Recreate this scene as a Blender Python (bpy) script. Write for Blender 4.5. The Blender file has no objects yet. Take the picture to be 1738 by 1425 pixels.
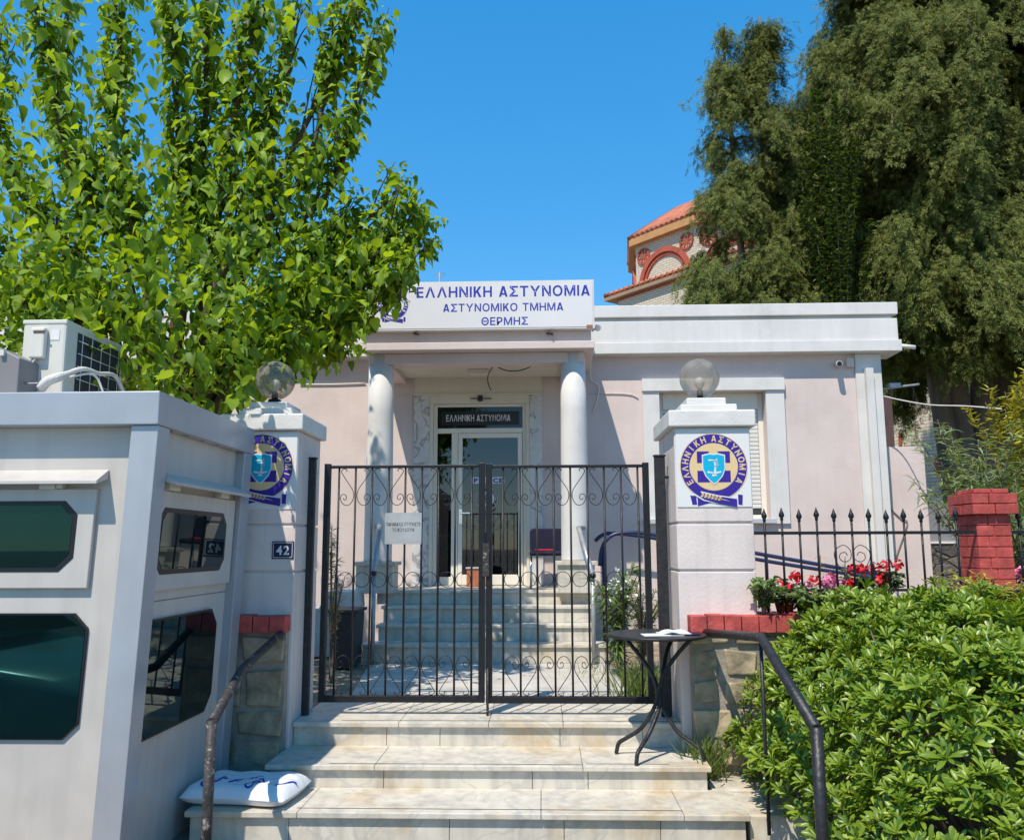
import bpy, math, random
import numpy as np
from mathutils import Vector, Matrix
R_ = math.radians
random.seed(7); rng = np.random.default_rng(7)
S = bpy.context.scene; COL = S.collection

# ------------------------------------------------------------ camera, sky, sun
FPX, EYE, CX, CY = 1450.0, 1.10, 869.0, 712.5
cam_d = bpy.data.cameras.new('camera'); cam = bpy.data.objects.new('camera', cam_d); COL.objects.link(cam)
cam_d.sensor_width = 36; cam_d.lens = 36*FPX/1738; cam_d.clip_start = .05; cam_d.clip_end = 2000
CM = Matrix.Rotation(R_(2.0), 3, 'Z') @ Matrix.Rotation(R_(98.4), 3, 'X') @ Matrix.Rotation(R_(-.2), 3, 'Z')
cam.matrix_world = Matrix.Translation((0, 0, EYE)) @ CM.to_4x4()
S.camera = cam
SUN = Vector((-.47, -1, 1.757)).normalized()
W = bpy.data.worlds.new('World'); S.world = W; W.use_nodes = True
sk = W.node_tree.nodes.new('ShaderNodeTexSky'); sk.sky_type = 'NISHITA'; sk.sun_disc = False
sk.sun_elevation = math.asin(SUN.z); sk.sun_rotation = math.atan2(SUN.x, SUN.y)
sk.air_density = 1.0; sk.dust_density = 0.0; sk.ozone_density = 6.0; sk.altitude = 100
bg = W.node_tree.nodes['Background']; bg.inputs[1].default_value = .15
gm = W.node_tree.nodes.new('ShaderNodeGamma'); gm.inputs[1].default_value = .5
hs_ = W.node_tree.nodes.new('ShaderNodeHueSaturation'); hs_.inputs['Saturation'].default_value = 1.90; hs_.inputs['Value'].default_value = 1.62
W.node_tree.links.new(sk.outputs[0], gm.inputs[0]); W.node_tree.links.new(gm.outputs[0], hs_.inputs['Color']); W.node_tree.links.new(hs_.outputs[0], bg.inputs[0])
sd = bpy.data.lights.new('sun', 'SUN'); so = bpy.data.objects.new('sun', sd); COL.objects.link(so)
sd.energy = 3.05; sd.angle = R_(.5); sd.color = (1, .91, .78)
so.rotation_euler = (-SUN).to_track_quat('-Z', 'Y').to_euler()
S.view_settings.view_transform = 'Standard'; S.view_settings.look = 'None'
S.view_settings.gamma = 1; S.view_settings.exposure = .87
S.cycles.max_bounces = 8; S.cycles.transparent_max_bounces = 24

def at(px, py, Y):
    d = CM @ Vector(((px-CX)/FPX, (CY-py)/FPX, -1)); t = Y/d.y
    return Vector((d.x*t, Y, EYE+d.z*t))
def onz(px, py, z):
    d = CM @ Vector(((px-CX)/FPX, (CY-py)/FPX, -1)); t = (z-EYE)/d.z
    return Vector((d.x*t, d.y*t, z))
def ax(px, py, Y): return at(px, py, Y).x
def az(px, py, Y): return at(px, py, Y).z

# ------------------------------------------------------------ materials
MATS = {}
def N(nt, t, **k):
    n = nt.nodes.new(t)
    for a, b in k.items(): setattr(n, a, b)
    return n
def mat(name, col, rough=.7, amt=.12, scale=6, bump=.0, bscale=60, metal=0, spec=.4, streak=0, col2=None, c2scale=3, c2lo=.55, c2hi=.65, ior=None, tint=None, coords='Object', squash=(1,1,1)):
    m = bpy.data.materials.new(name); m.use_nodes = True; nt = m.node_tree; L = nt.links.new
    b = nt.nodes['Principled BSDF']; b.inputs['Roughness'].default_value = rough
    b.inputs['Metallic'].default_value = metal; b.inputs['Specular IOR Level'].default_value = spec
    if ior: b.inputs['IOR'].default_value = ior
    if tint: b.inputs['Specular Tint'].default_value = (*tint, 1)
    tc = N(nt, 'ShaderNodeTexCoord'); mp = N(nt, 'ShaderNodeMapping'); L(tc.outputs[coords], mp.inputs[0])
    mp.inputs['Scale'].default_value = squash
    n1 = N(nt, 'ShaderNodeTexNoise'); n1.inputs['Scale'].default_value = scale; n1.inputs['Detail'].default_value = 6
    L(mp.outputs[0], n1.inputs['Vector'])
    mr = N(nt, 'ShaderNodeMapRange'); mr.inputs[1].default_value = .3; mr.inputs[2].default_value = .7
    mr.inputs[3].default_value = 1-amt; mr.inputs[4].default_value = 1+amt*.6; L(n1.outputs[0], mr.inputs[0])
    last = N(nt, 'ShaderNodeRGB'); last.outputs[0].default_value = (*col, 1); last = last.outputs[0]
    if col2:
        n2 = N(nt, 'ShaderNodeTexNoise'); n2.inputs['Scale'].default_value = c2scale; n2.inputs['Detail'].default_value = 8; n2.inputs['Roughness'].default_value = .65
        L(mp.outputs[0], n2.inputs['Vector'])
        m2 = N(nt, 'ShaderNodeMapRange'); m2.inputs[1].default_value = c2lo; m2.inputs[2].default_value = c2hi; L(n2.outputs[0], m2.inputs[0])
        mx = N(nt, 'ShaderNodeMix', data_type='RGBA'); L(m2.outputs[0], mx.inputs[0]); L(last, mx.inputs[6]); mx.inputs[7].default_value = (*col2, 1); last = mx.outputs[2]
    if streak:
        mp2 = N(nt, 'ShaderNodeMapping'); mp2.inputs['Scale'].default_value = (9, 9, .7); L(tc.outputs['Object'], mp2.inputs[0])
        n3 = N(nt, 'ShaderNodeTexNoise'); n3.inputs['Scale'].default_value = 1.6; n3.inputs['Detail'].default_value = 5; L(mp2.outputs[0], n3.inputs['Vector'])
        m3 = N(nt, 'ShaderNodeMapRange'); m3.inputs[1].default_value = .45; m3.inputs[2].default_value = .8; m3.inputs[3].default_value = 1; m3.inputs[4].default_value = 1-streak; L(n3.outputs[0], m3.inputs[0])
        v = N(nt, 'ShaderNodeMix', data_type='RGBA', blend_type='MULTIPLY'); v.inputs[0].default_value = 1; L(last, v.inputs[6]); L(m3.outputs[0], v.inputs[7]); last = v.outputs[2]
    v = N(nt, 'ShaderNodeMix', data_type='RGBA', blend_type='MULTIPLY'); v.inputs[0].default_value = 1; L(last, v.inputs[6]); L(mr.outputs[0], v.inputs[7])
    L(v.outputs[2], b.inputs['Base Color'])
    if bump:
        n4 = N(nt, 'ShaderNodeTexNoise'); n4.inputs['Scale'].default_value = bscale; n4.inputs['Detail'].default_value = 5; L(mp.outputs[0], n4.inputs['Vector'])
        bp = N(nt, 'ShaderNodeBump'); bp.inputs['Strength'].default_value = bump; bp.inputs['Distance'].default_value = .01
        L(n4.outputs[0], bp.inputs['Height']); L(bp.outputs[0], b.inputs['Normal'])
    MATS[name] = m; return m
def leafmat(name, c1, c2, trans=.35, rough=.5, spec=.4, tcol=None):
    m = bpy.data.materials.new(name); m.use_nodes = True; nt = m.node_tree; L = nt.links.new
    b = nt.nodes['Principled BSDF']; b.inputs['Roughness'].default_value = rough; b.inputs['Specular IOR Level'].default_value = spec
    g = N(nt, 'ShaderNodeNewGeometry'); mx = N(nt, 'ShaderNodeMix', data_type='RGBA')
    L(g.outputs['Random Per Island'], mx.inputs[0]); mx.inputs[6].default_value = (*c1, 1); mx.inputs[7].default_value = (*c2, 1)
    L(mx.outputs[2], b.inputs['Base Color'])
    if trans:
        t = N(nt, 'ShaderNodeBsdfTranslucent'); v = N(nt, 'ShaderNodeMix', data_type='RGBA', blend_type='MULTIPLY'); v.inputs[0].default_value = 1
        L(mx.outputs[2], v.inputs[6]); v.inputs[7].default_value = (*(tcol or (1.7, 1.6, .6)), 1); L(v.outputs[2], t.inputs[0])
        ms = N(nt, 'ShaderNodeMixShader'); ms.inputs[0].default_value = trans
        L(b.outputs[0], ms.inputs[1]); L(t.outputs[0], ms.inputs[2]); L(ms.outputs[0], nt.nodes['Material Output'].inputs[0])
    return m
def clearglass(name, tcol, gloss=1.0, rough=.02, ior=1.5, refl=(1, 1, 1), dif=0):
    m = bpy.data.materials.new(name); m.use_nodes = True; nt = m.node_tree; L = nt.links.new
    nt.nodes.remove(nt.nodes['Principled BSDF'])
    t = N(nt, 'ShaderNodeBsdfTransparent'); t.inputs[0].default_value = (*tcol, 1)
    gl = N(nt, 'ShaderNodeBsdfGlossy'); gl.inputs[0].default_value = (*refl, 1); gl.inputs['Roughness'].default_value = rough
    fr = N(nt, 'ShaderNodeFresnel'); fr.inputs[0].default_value = ior
    mu = N(nt, 'ShaderNodeMath', operation='MULTIPLY'); mu.inputs[1].default_value = gloss; L(fr.outputs[0], mu.inputs[0])
    ms = N(nt, 'ShaderNodeMixShader'); L(mu.outputs[0], ms.inputs[0])
    if dif:
        df = N(nt, 'ShaderNodeBsdfDiffuse'); df.inputs[0].default_value = (.5, .47, .42, 1); md_ = N(nt, 'ShaderNodeMixShader'); md_.inputs[0].default_value = dif
        L(t.outputs[0], md_.inputs[1]); L(df.outputs[0], md_.inputs[2]); t = md_
    L(t.outputs[0], ms.inputs[1]); L(gl.outputs[0], ms.inputs[2])
    L(ms.outputs[0], nt.nodes['Material Output'].inputs[0]); return m
def marble(name, col, vein, stain=(.62, .5, .32), samt=.5, rough=.45, streak=0):
    m = mat(name, col, rough, .13, 7, .08, 40, col2=stain, c2scale=2.6, c2lo=.52, c2hi=.76, streak=streak)
    nt = m.node_tree; L = nt.links.new; b = nt.nodes['Principled BSDF']
    src = b.inputs['Base Color'].links[0].from_socket
    tc = N(nt, 'ShaderNodeTexCoord'); n = N(nt, 'ShaderNodeTexNoise'); n.inputs['Scale'].default_value = 3; n.inputs['Detail'].default_value = 7; n.inputs['Distortion'].default_value = 1.2
    L(tc.outputs['Object'], n.inputs['Vector'])
    r = N(nt, 'ShaderNodeValToRGB'); e = r.color_ramp.elements; e[0].position = .47; e[0].color = (0, 0, 0, 1); e[1].position = .53; e[1].color = (0, 0, 0, 1)
    k = r.color_ramp.elements.new(.5); k.color = (1, 1, 1, 1); L(n.outputs[0], r.inputs[0])
    mu = N(nt, 'ShaderNodeMath', operation='MULTIPLY'); mu.inputs[1].default_value = samt; L(r.outputs[0], mu.inputs[0])
    x = N(nt, 'ShaderNodeMix', data_type='RGBA'); L(mu.outputs[0], x.inputs[0]); L(src, x.inputs[6]); x.inputs[7].default_value = (*vein, 1)
    L(x.outputs[2], b.inputs['Base Color']); return m
def stonemat(name, cols, mortar, scale, mw=.04, squash=(1, 1, 1.5)):
    m = bpy.data.materials.new(name); m.use_nodes = True; nt = m.node_tree; L = nt.links.new; b = nt.nodes['Principled BSDF']
    b.inputs['Roughness'].default_value = .9
    tc = N(nt, 'ShaderNodeTexCoord'); mp = N(nt, 'ShaderNodeMapping'); mp.inputs['Scale'].default_value = squash; L(tc.outputs['Object'], mp.inputs[0])
    ns = N(nt, 'ShaderNodeTexNoise'); ns.inputs['Scale'].default_value = 4; L(mp.outputs[0], ns.inputs['Vector'])
    ad = N(nt, 'ShaderNodeVectorMath', operation='MULTIPLY_ADD'); L(ns.outputs['Color'], ad.inputs[0]); ad.inputs[1].default_value = (.14,)*3; L(mp.outputs[0], ad.inputs[2])
    v = N(nt, 'ShaderNodeTexVoronoi'); v.inputs['Scale'].default_value = scale; L(ad.outputs[0], v.inputs['Vector'])
    ve = N(nt, 'ShaderNodeTexVoronoi', feature='DISTANCE_TO_EDGE'); ve.inputs['Scale'].default_value = scale; L(ad.outputs[0], ve.inputs['Vector'])
    sp = N(nt, 'ShaderNodeSeparateColor'); L(v.outputs['Color'], sp.inputs[0])
    r = N(nt, 'ShaderNodeValToRGB'); e = r.color_ramp.elements
    for i, c in enumerate(cols):
        k = e[i] if i < 2 else e.new(.5)
        k.position = i/(len(cols)-1); k.color = (*c, 1)
    L(sp.outputs[0], r.inputs[0])
    n2 = N(nt, 'ShaderNodeTexNoise'); n2.inputs['Scale'].default_value = 22; n2.inputs['Detail'].default_value = 8; L(tc.outputs['Object'], n2.inputs['Vector'])
    mr = N(nt, 'ShaderNodeMapRange'); mr.inputs[1].default_value = .3; mr.inputs[2].default_value = .7; mr.inputs[3].default_value = .6; mr.inputs[4].default_value = 1.25; L(n2.outputs[0], mr.inputs[0])
    x = N(nt, 'ShaderNodeMix', data_type='RGBA', blend_type='MULTIPLY'); x.inputs[0].default_value = 1; L(r.outputs[0], x.inputs[6]); L(mr.outputs[0], x.inputs[7])
    st = N(nt, 'ShaderNodeMapRange'); st.inputs[1].default_value = mw*.5; st.inputs[2].default_value = mw; L(ve.outputs[0], st.inputs[0])
    y = N(nt, 'ShaderNodeMix', data_type='RGBA'); L(st.outputs[0], y.inputs[0]); y.inputs[6].default_value = (*mortar, 1); L(x.outputs[2], y.inputs[7])
    L(y.outputs[2], b.inputs['Base Color'])
    st2 = N(nt, 'ShaderNodeMapRange'); st2.inputs[2].default_value = mw*2.2; L(ve.outputs[0], st2.inputs[0])
    ma = N(nt, 'ShaderNodeMath', operation='MULTIPLY_ADD'); L(n2.outputs[0], ma.inputs[0]); ma.inputs[1].default_value = .6; L(st2.outputs[0], ma.inputs[2])
    bp = N(nt, 'ShaderNodeBump'); bp.inputs['Strength'].default_value = .9; bp.inputs['Distance'].default_value = .03; L(ma.outputs[0], bp.inputs['Height']); L(bp.outputs[0], b.inputs['Normal'])
    return m
def stonerand(name, cols):
    m = mat(name, (.3, .25, .18), .9, .45, 9, .9, 26, col2=(.16, .14, .10), c2scale=7, c2lo=.5, c2hi=.72)
    nt = m.node_tree; L = nt.links.new; g = N(nt, 'ShaderNodeNewGeometry'); r = N(nt, 'ShaderNodeValToRGB'); e = r.color_ramp.elements
    for i, c in enumerate(cols):
        k = e[i] if i < 2 else e.new(.5)
        k.position = i/(len(cols)-1); k.color = (*c, 1)
    L(g.outputs['Random Per Island'], r.inputs[0])
    rgb = [n for n in nt.nodes if n.type == 'RGB'][0]
    for l in list(rgb.outputs[0].links): L(r.outputs[0], l.to_socket)
    return m
def brickmat(name, c1, c2, mortar, bw, bh, ms):
    m = bpy.data.materials.new(name); m.use_nodes = True; nt = m.node_tree; L = nt.links.new; b = nt.nodes['Principled BSDF']; b.inputs['Roughness'].default_value = .85
    tc = N(nt, 'ShaderNodeTexCoord'); br = N(nt, 'ShaderNodeTexBrick'); L(tc.outputs['UV'], br.inputs['Vector'])
    br.inputs['Color1'].default_value = (*c1, 1); br.inputs['Color2'].default_value = (*c2, 1); br.inputs['Mortar'].default_value = (*mortar, 1)
    br.inputs['Scale'].default_value = 1; br.inputs['Brick Width'].default_value = bw; br.inputs['Row Height'].default_value = bh; br.inputs['Mortar Size'].default_value = ms
    L(br.outputs[0], b.inputs['Base Color']); return m

M = dict(
 plaster=mat('pink plaster', (.65, .55, .515), .85, .09, 1.6, .2, 45, streak=.05, col2=(.58, .48, .44), c2scale=1.3, c2lo=.48, c2hi=.72),
 white=mat('white paint', (.66, .645, .62), .6, .07, 3, .08, 50, streak=.07, col2=(.56, .54, .50), c2scale=1.8, c2lo=.52, c2hi=.75),
 cream=mat('cream paint', (.66, .62, .52), .7, .06, 2, .05, 60, streak=.05),
 doorwhite=mat('cream door frame', (.74, .71, .62), .35, .04, 3),
 pillar=mat('pillar plaster', (.70, .61, .57), .85, .10, 3, .22, 50, streak=.16, col2=(.55, .47, .42), c2scale=2.2, c2lo=.58, c2hi=.8),
 cap=mat('weathered white cap', (.66, .635, .60), .75, .12, 5, .2, 50, col2=(.5, .46, .4), c2scale=4, c2lo=.6, c2hi=.8),
 marble=marble('step marble', (.62, .575, .49), (.36, .36, .35), stain=(.50, .375, .21), samt=.5, streak=.32),
 marble2=marble('surround marble', (.6, .59, .58), (.22, .22, .23), stain=(.5, .48, .44), samt=.9, rough=.3),
 red=mat('red painted brick', (.46, .075, .065), .75, .35, 14, .45, 55, col2=(.50, .20, .16), c2scale=11, c2lo=.58, c2hi=.74),
 stone=stonerand('fieldstone', [(.20, .155, .095), (.46, .37, .24), (.40, .36, .27), (.30, .25, .17)]),
 mortar=mat('wall mortar', (.30, .27, .22), .95, .25, 12, .5, 50),
 rubble=stonemat('dark rubble', [(.07, .06, .05), (.16, .13, .10), (.10, .09, .09)], (.05, .045, .04), 3),
 iron=mat('black iron paint', (.010, .010, .012), .42, .35, 25, .25, 60, col2=(.09, .05, .035), c2scale=9, c2lo=.66, c2hi=.78),
 irongrey=mat('worn charcoal paint', (.022, .022, .025), .45, .4, 20, .35, 45, col2=(.22, .16, .12), c2scale=14, c2lo=.64, c2hi=.74),
 rusty=mat('peeling rusty paint', (.045, .04, .038), .55, .5, 18, .7, 40, col2=(.34, .29, .25), c2scale=26, c2lo=.57, c2hi=.64),
 pipe=mat('grey galvanised pipe', (.38, .39, .40), .4, .2, 12, .05, 40, metal=.4),
 blue=mat('dark blue paint', (.02, .03, .09), .35, .1, 8),
 bluesign=mat('sign blue', (.02, .03, .36), .5, .0, 8),
 emblue=mat('emblem blue', (.035, .015, .26), .45, .05, 8),
 cyan=mat('emblem cyan', (.0, .40, .62), .45, .05, 8),
 gold=mat('emblem gold', (.72, .52, .27), .45, .05, 8),
 paper=mat('white sheet', (.70, .69, .675), .6, .03, 4),
 navy=mat('navy enamel', (.008, .015, .06), .3, .05, 8),
 black=mat('black plastic', (.012, .012, .014), .4, .15, 10),
 darkglass=mat('dark door glass', (.012, .016, .018), .04, .1, 3, spec=.6),
 kioskwhite=mat('grey white panel', (.53, .49, .45), .38, .08, 3.5, .05, 20, streak=.12, col2=(.45, .41, .37), c2scale=2.4, c2lo=.58, c2hi=.8),
 kiosksteel=mat('light steel blue frame', (.40, .415, .445), .32, .08, 4, metal=.25, streak=.05),
 ac=mat('beige casing', (.62, .60, .53), .5, .06, 5, streak=.08),
 acdark=mat('condenser fins', (.03, .035, .05), .6, .3, 40),
 greybox=mat('grey metal casing', (.21, .20, .20), .5, .08, 4),
 kglass=mat('tinted kiosk glass', (.002, .007, .008), .02, .2, 9, spec=.5, ior=1.5, tint=(.3, .9, .85)),
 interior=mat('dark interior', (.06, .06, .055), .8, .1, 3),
 wood=mat('varnished wood', (.42, .22, .05), .4, .2, 8, squash=(1, 1, 8)),
 asphalt=mat('asphalt', (.21, .185, .155), .9, .2, 3, .3, 160),
 concrete=mat('pale concrete', (.50, .47, .42), .85, .15, 3, .25, 80, col2=(.36, .33, .28), c2scale=2.5, c2lo=.5, c2hi=.7),
 soil=mat('garden soil', (.24, .18, .13), .95, .3, 8, .6, 50, col2=(.36, .30, .22), c2scale=5, c2lo=.5, c2hi=.6),
 bark=mat('tree bark', (.11, .075, .045), .9, .35, 14, .7, 30, squash=(1, 1, .25)),
 bark2=mat('grey bark', (.16, .13, .10), .9, .35, 10, .7, 20, squash=(1, 1, .2)),
 terracotta=mat('terracotta', (.42, .15, .08), .8, .25, 10, .2, 30),
 potbrown=mat('old clay pot', (.16, .07, .045), .85, .3, 12, .2, 40),
 hosewrap=mat('taped hose wrap', (.60, .575, .52), .7, .2, 20, .5, 60),
 eavebrown=mat('brown timber eave', (.34, .23, .15), .8, .15, 4),
 darkpot=mat('dark plastic tub', (.04, .04, .045), .5, .2, 8),
 tile=mat('roof tile', (.47, .16, .09), .8, .25, 3, .2, 12),
 orangetrim=mat('orange brown trim', (.50, .26, .10), .7, .1, 3),
 redtrim=mat('red brick trim', (.42, .09, .05), .8, .2, 5),
 darkbrown=mat('dark brown', (.10, .055, .05), .7, .1, 3),
 creambrick=brickmat('cream brick', (.62, .55, .42), (.56, .49, .37), (.36, .30, .24), .26, .085, .012),
 plasticw=mat('white sack plastic', (.76, .77, .79), .35, .05, 6, .25, 25),
 redpetal=leafmat('red petals', (.62, .01, .015), (.75, .03, .05), .2, tcol=(1.2, .6, .6)),
 pinkpetal=leafmat('pink petals', (.72, .16, .34), (.82, .36, .52), .2, tcol=(1.1, .9, .9)),
 whitepetal=leafmat('white petals', (.8, .78, .72), (.82, .8, .76), .2, tcol=(1, 1, 1)),
 mulleaf=leafmat('mulberry leaf', (.04, .10, .010), (.28, .41, .03), .40, .5, .3, (2.2, 1.9, .4)),
 cypleaf=leafmat('cypress spray', (.03, .055, .014), (.21, .225, .052), .2, .7, .15, (1.6, 1.5, .7)),
 ivyleaf=leafmat('ivy leaf', (.03, .06, .014), (.09, .135, .028), .25, .4, .4),
 pitleaf=leafmat('glossy shrub leaf', (.065, .14, .010), (.26, .35, .035), .25, .36, .45, (2.1, 1.9, .4)),
 oleleaf=leafmat('oleander leaf', (.09, .16, .04), (.18, .26, .08), .3, .45, .4),
 oliveleaf=leafmat('grey green leaf', (.16, .22, .10), (.26, .32, .17), .3, .5, .3),
 yelleaf=leafmat('golden leaf', (.34, .34, .04), (.48, .45, .08), .3, .6, .2, (1.4, 1.3, .5)),
 grassleaf=leafmat('grass blade', (.08, .14, .025), (.2, .24, .07), .3, .5, .3),
 dryleaf=leafmat('dry leaf', (.35, .2, .06), (.42, .3, .12), .2),
 globe=clearglass('smoked acrylic', (.80, .75, .69), .6, .03, 1.45, dif=.24),
 doorglass=clearglass('door glass', (.45, .50, .50), 1.6, .02, 1.5),
 bulb=mat('frosted bulb', (.75, .75, .72), .3, .02, 5),
 chrome=mat('chrome', (.7, .7, .72), .15, .03, 5, metal=1),
 navyfabric=mat('navy fabric', (.010, .010, .035), .8, .2, 30, .2, 200),
 redcloth=mat('red cloth', (.5, .02, .03), .8, .1, 20),
 sheetmetal=mat('brushed metal plate', (.5, .49, .47), .4, .15, 6, .05, 30, metal=.5),
 lamp=mat('lamp diffuser', (.72, .70, .58), .4, .05, 10),
 brass=mat('brass', (.6, .4, .12), .3, .1, 8, metal=.8),
 sill=mat('grey marble sill', (.45, .46, .49), .4, .1, 5),
)

# ------------------------------------------------------------ mesh helpers
OFF = {}
def prop(o, label=None, cat=None, group=None, kind=None):
    if label: o['label'] = label
    if cat: o['category'] = cat
    if group: o['group'] = group
    if kind: o['kind'] = kind
    return o
def thing(name, label, cat, loc=(0, 0, 0), group=None):
    o = bpy.data.objects.new(name, None); COL.objects.link(o); o.location = loc; o.empty_display_size = .1
    OFF[o] = Vector(loc); return prop(o, label, cat, group)
def catmull(pts, n=6):
    p = [Vector(q) for q in pts]; p = [p[0]*2-p[1]]+p+[p[-1]*2-p[-2]]; out = []
    for i in range(1, len(p)-2):
        for k in range(n):
            t = k/n; a, b, c, d = p[i-1:i+3]
            out.append(.5*((2*b)+(c-a)*t+(2*a-5*b+4*c-d)*t*t+(3*b-a-3*c+d)*t**3))
    out.append(p[-2]); return out
class MB:
    def __init__(s): s.v = []; s.f = []; s.sm = []
    def add(s, vs, fs, smooth=False):
        o = len(s.v); s.v += [Vector(q) for q in vs]
        for f in fs: s.f.append([o+i for i in f]); s.sm.append(smooth)
        return s
    def box(s, x0, x1, y0, y1, z0, z1):
        return s.add([(x0,y0,z0),(x1,y0,z0),(x1,y1,z0),(x0,y1,z0),(x0,y0,z1),(x1,y0,z1),(x1,y1,z1),(x0,y1,z1)],
            [(0,3,2,1),(4,5,6,7),(0,1,5,4),(1,2,6,5),(2,3,7,6),(3,0,4,7)])
    def prism(s, poly, ext):                     # poly: list of 3d points (planar), ext: vector
        n = len(poly); e = Vector(ext); P0 = [Vector(p) for p in poly]
        nrm = sum((P0[i].cross(P0[(i+1) % n]) for i in range(n)), Vector())
        fl = nrm.dot(e) > 0
        f = [list(range(n)), [n+i for i in range(n)]]
        f[0 if fl else 1].reverse()
        for i in range(n):
            j = (i+1) % n; q = [i, j, n+j, n+i]; f.append(q if fl else q[::-1])
        return s.add(P0+[p+e for p in P0], f)
    def tube(s, pts, r, n=8, smooth=True, caps=True, flat=1.0):
        pts = [Vector(p) for p in pts]; m = len(pts); rr = r if hasattr(r, '__len__') else [r]*m
        t0 = (pts[1]-pts[0]).normalized(); u = t0.orthogonal().normalized(); vs = []; fs = []
        for i, p in enumerate(pts):
            t = (pts[min(i+1, m-1)]-pts[max(i-1, 0)]).normalized()
            u = (u-t*u.dot(t)).normalized(); w = t.cross(u)
            for k in range(n):
                a = 2*math.pi*k/n; vs.append(p+(u*math.cos(a)+w*math.sin(a)*flat)*rr[i])
        for i in range(m-1):
            for k in range(n):
                k2 = (k+1) % n; fs.append((i*n+k, i*n+k2, (i+1)*n+k2, (i+1)*n+k))
        s.add(vs, fs, smooth)
        if caps:
            o = len(s.v)-m*n
            s.f += [[o+k for k in range(n)][::-1], [o+(m-1)*n+k for k in range(n)]]; s.sm += [False, False]
        return s
    def lathe(s, prof, c, n=24, smooth=True):     # prof: (r,z)
        vs = []; fs = []; c = Vector(c)
        for r, z in prof:
            for k in range(n):
                a = 2*math.pi*k/n; vs.append(c+Vector((r*math.cos(a), r*math.sin(a), z)))
        for i in range(len(prof)-1):
            for k in range(n):
                k2 = (k+1) % n; fs.append((i*n+k, i*n+k2, (i+1)*n+k2, (i+1)*n+k))
        s.add(vs, fs, smooth); o = len(s.v)-len(vs)
        if prof[0][0] > 1e-4: s.f.append([o+k for k in range(n)][::-1]); s.sm.append(False)
        if prof[-1][0] > 1e-4: s.f.append([o+(len(prof)-1)*n+k for k in range(n)]); s.sm.append(False)
        return s
    def rot(s, ang, c, axis='Z'):
        Mx = Matrix.Rotation(ang, 3, axis); c = Vector(c); s.v = [Mx@(q-c)+c for q in s.v]; return s
    def build(s, name, m, parent=None, bevel=0, seg=2, loc=None):
        off = OFF[parent] if parent else Vector(loc or (0, 0, 0))
        me = bpy.data.meshes.new(name); me.from_pydata([tuple(q-off) for q in s.v], [], s.f)
        me.polygons.foreach_set('use_smooth', s.sm); me.materials.append(m); me.update()
        o = bpy.data.objects.new(name, me); COL.objects.link(o)
        if parent: o.parent = parent; OFF[o] = off
        else: o.location = off; OFF[o] = off
        if bevel:
            b = o.modifiers.new('bevel', 'BEVEL'); b.width = bevel; b.segments = seg; b.limit_method = 'ANGLE'; b.angle_limit = R_(40)
        return o
def copy_tree(o, parent=None):
    c = o.copy(); COL.objects.link(c); OFF[c] = OFF[o]
    if parent: c.parent = parent
    for ch in list(o.children): copy_tree(ch, c)
    return c
_fc = {}
def glyphs(t, bold=.0, res=3, space=1.0):
    k = (t, bold, space)
    if k in _fc: return _fc[k]
    c = bpy.data.curves.new('txt', 'FONT'); c.body = t; c.offset = bold; c.resolution_u = res; c.space_character = space
    o = bpy.data.objects.new('txt', c); COL.objects.link(o); bpy.context.view_layer.update()
    dg = bpy.context.evaluated_depsgraph_get(); me = bpy.data.meshes.new_from_object(o.evaluated_get(dg))
    v = np.array([q.co[:2] for q in me.vertices]); f = [list(p.vertices) for p in me.polygons]
    bpy.data.objects.remove(o); bpy.data.curves.remove(c); bpy.data.meshes.remove(me)
    _fc[k] = (v, f); return v, f
KGL = ([(0,0),(.19,0),(.19,.30),(.29,.42),(.50,0),(.73,0),(.43,.57),(.71,1),(.49,1),(.19,.54),(.19,1),(0,1)], [list(range(12))])
def glyph1(ch, bold):                            # capital of height 1 with its left edge at 0
    if ch == 'Α': return np.array([(0,0),(.20,0),(.40,.70),(.40,1),(.29,1),(.80,0),(.51,1),(.40,1),(.40,.70),(.60,0),(.251,.18),(.549,.18),(.503,.34),(.297,.34)], float), [[0,1,2,3,4],[5,6,7,8,9],[10,11,12,13]], .80
    if ch == 'Κ': return np.array(KGL[0], float), KGL[1], .72
    h = glyphs('Η', bold)[0]; H = h[:, 1].max()-h[:, 1].min(); b0 = h[:, 1].min()
    v, f = glyphs(ch, bold); w = (v-np.array([v[:, 0].min(), b0]))/H
    return w, f, w[:, 0].max()
def text_fit(mb, t, x0, x1, z0, z1, y, bold=.02, ext=0, space=1.0):  # on a plane facing -Y
    items = []; X = 0
    for ch in t:
        if ch == ' ': X += .42*space; continue
        v, f, w = glyph1(ch, bold); items.append((X, v, f)); X += w+.15*space
    k = (x1-x0)/(X-.15*space)
    for X0, v, f in items: mb.add([(x0+(q[0]+X0)*k, y, z0+q[1]*(z1-z0)) for q in v], f)
    return mb
def ngon(cx, cz, y, pts): return [(cx+p[0], y, cz+p[1]) for p in pts]
def circ(r, a0=0, a1=360, n=64): return [(r*math.cos(R_(a0+(a1-a0)*i/n)), r*math.sin(R_(a0+(a1-a0)*i/n))) for i in range(n+(0 if abs(a1-a0) == 360 else 1))]
def annulus(mb, cx, cz, y, r0, r1, a0=0, a1=360, n=64):
    A = [(r0*math.cos(R_(a0+(a1-a0)*i/n)), r0*math.sin(R_(a0+(a1-a0)*i/n))) for i in range(n+1)]
    B = [(r1*math.cos(R_(a0+(a1-a0)*i/n)), r1*math.sin(R_(a0+(a1-a0)*i/n))) for i in range(n+1)]
    mb.add(ngon(cx, cz, y, A)+ngon(cx, cz, y, B), [(i, i+1, n+2+i, n+1+i) for i in range(n)]); return mb
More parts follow.
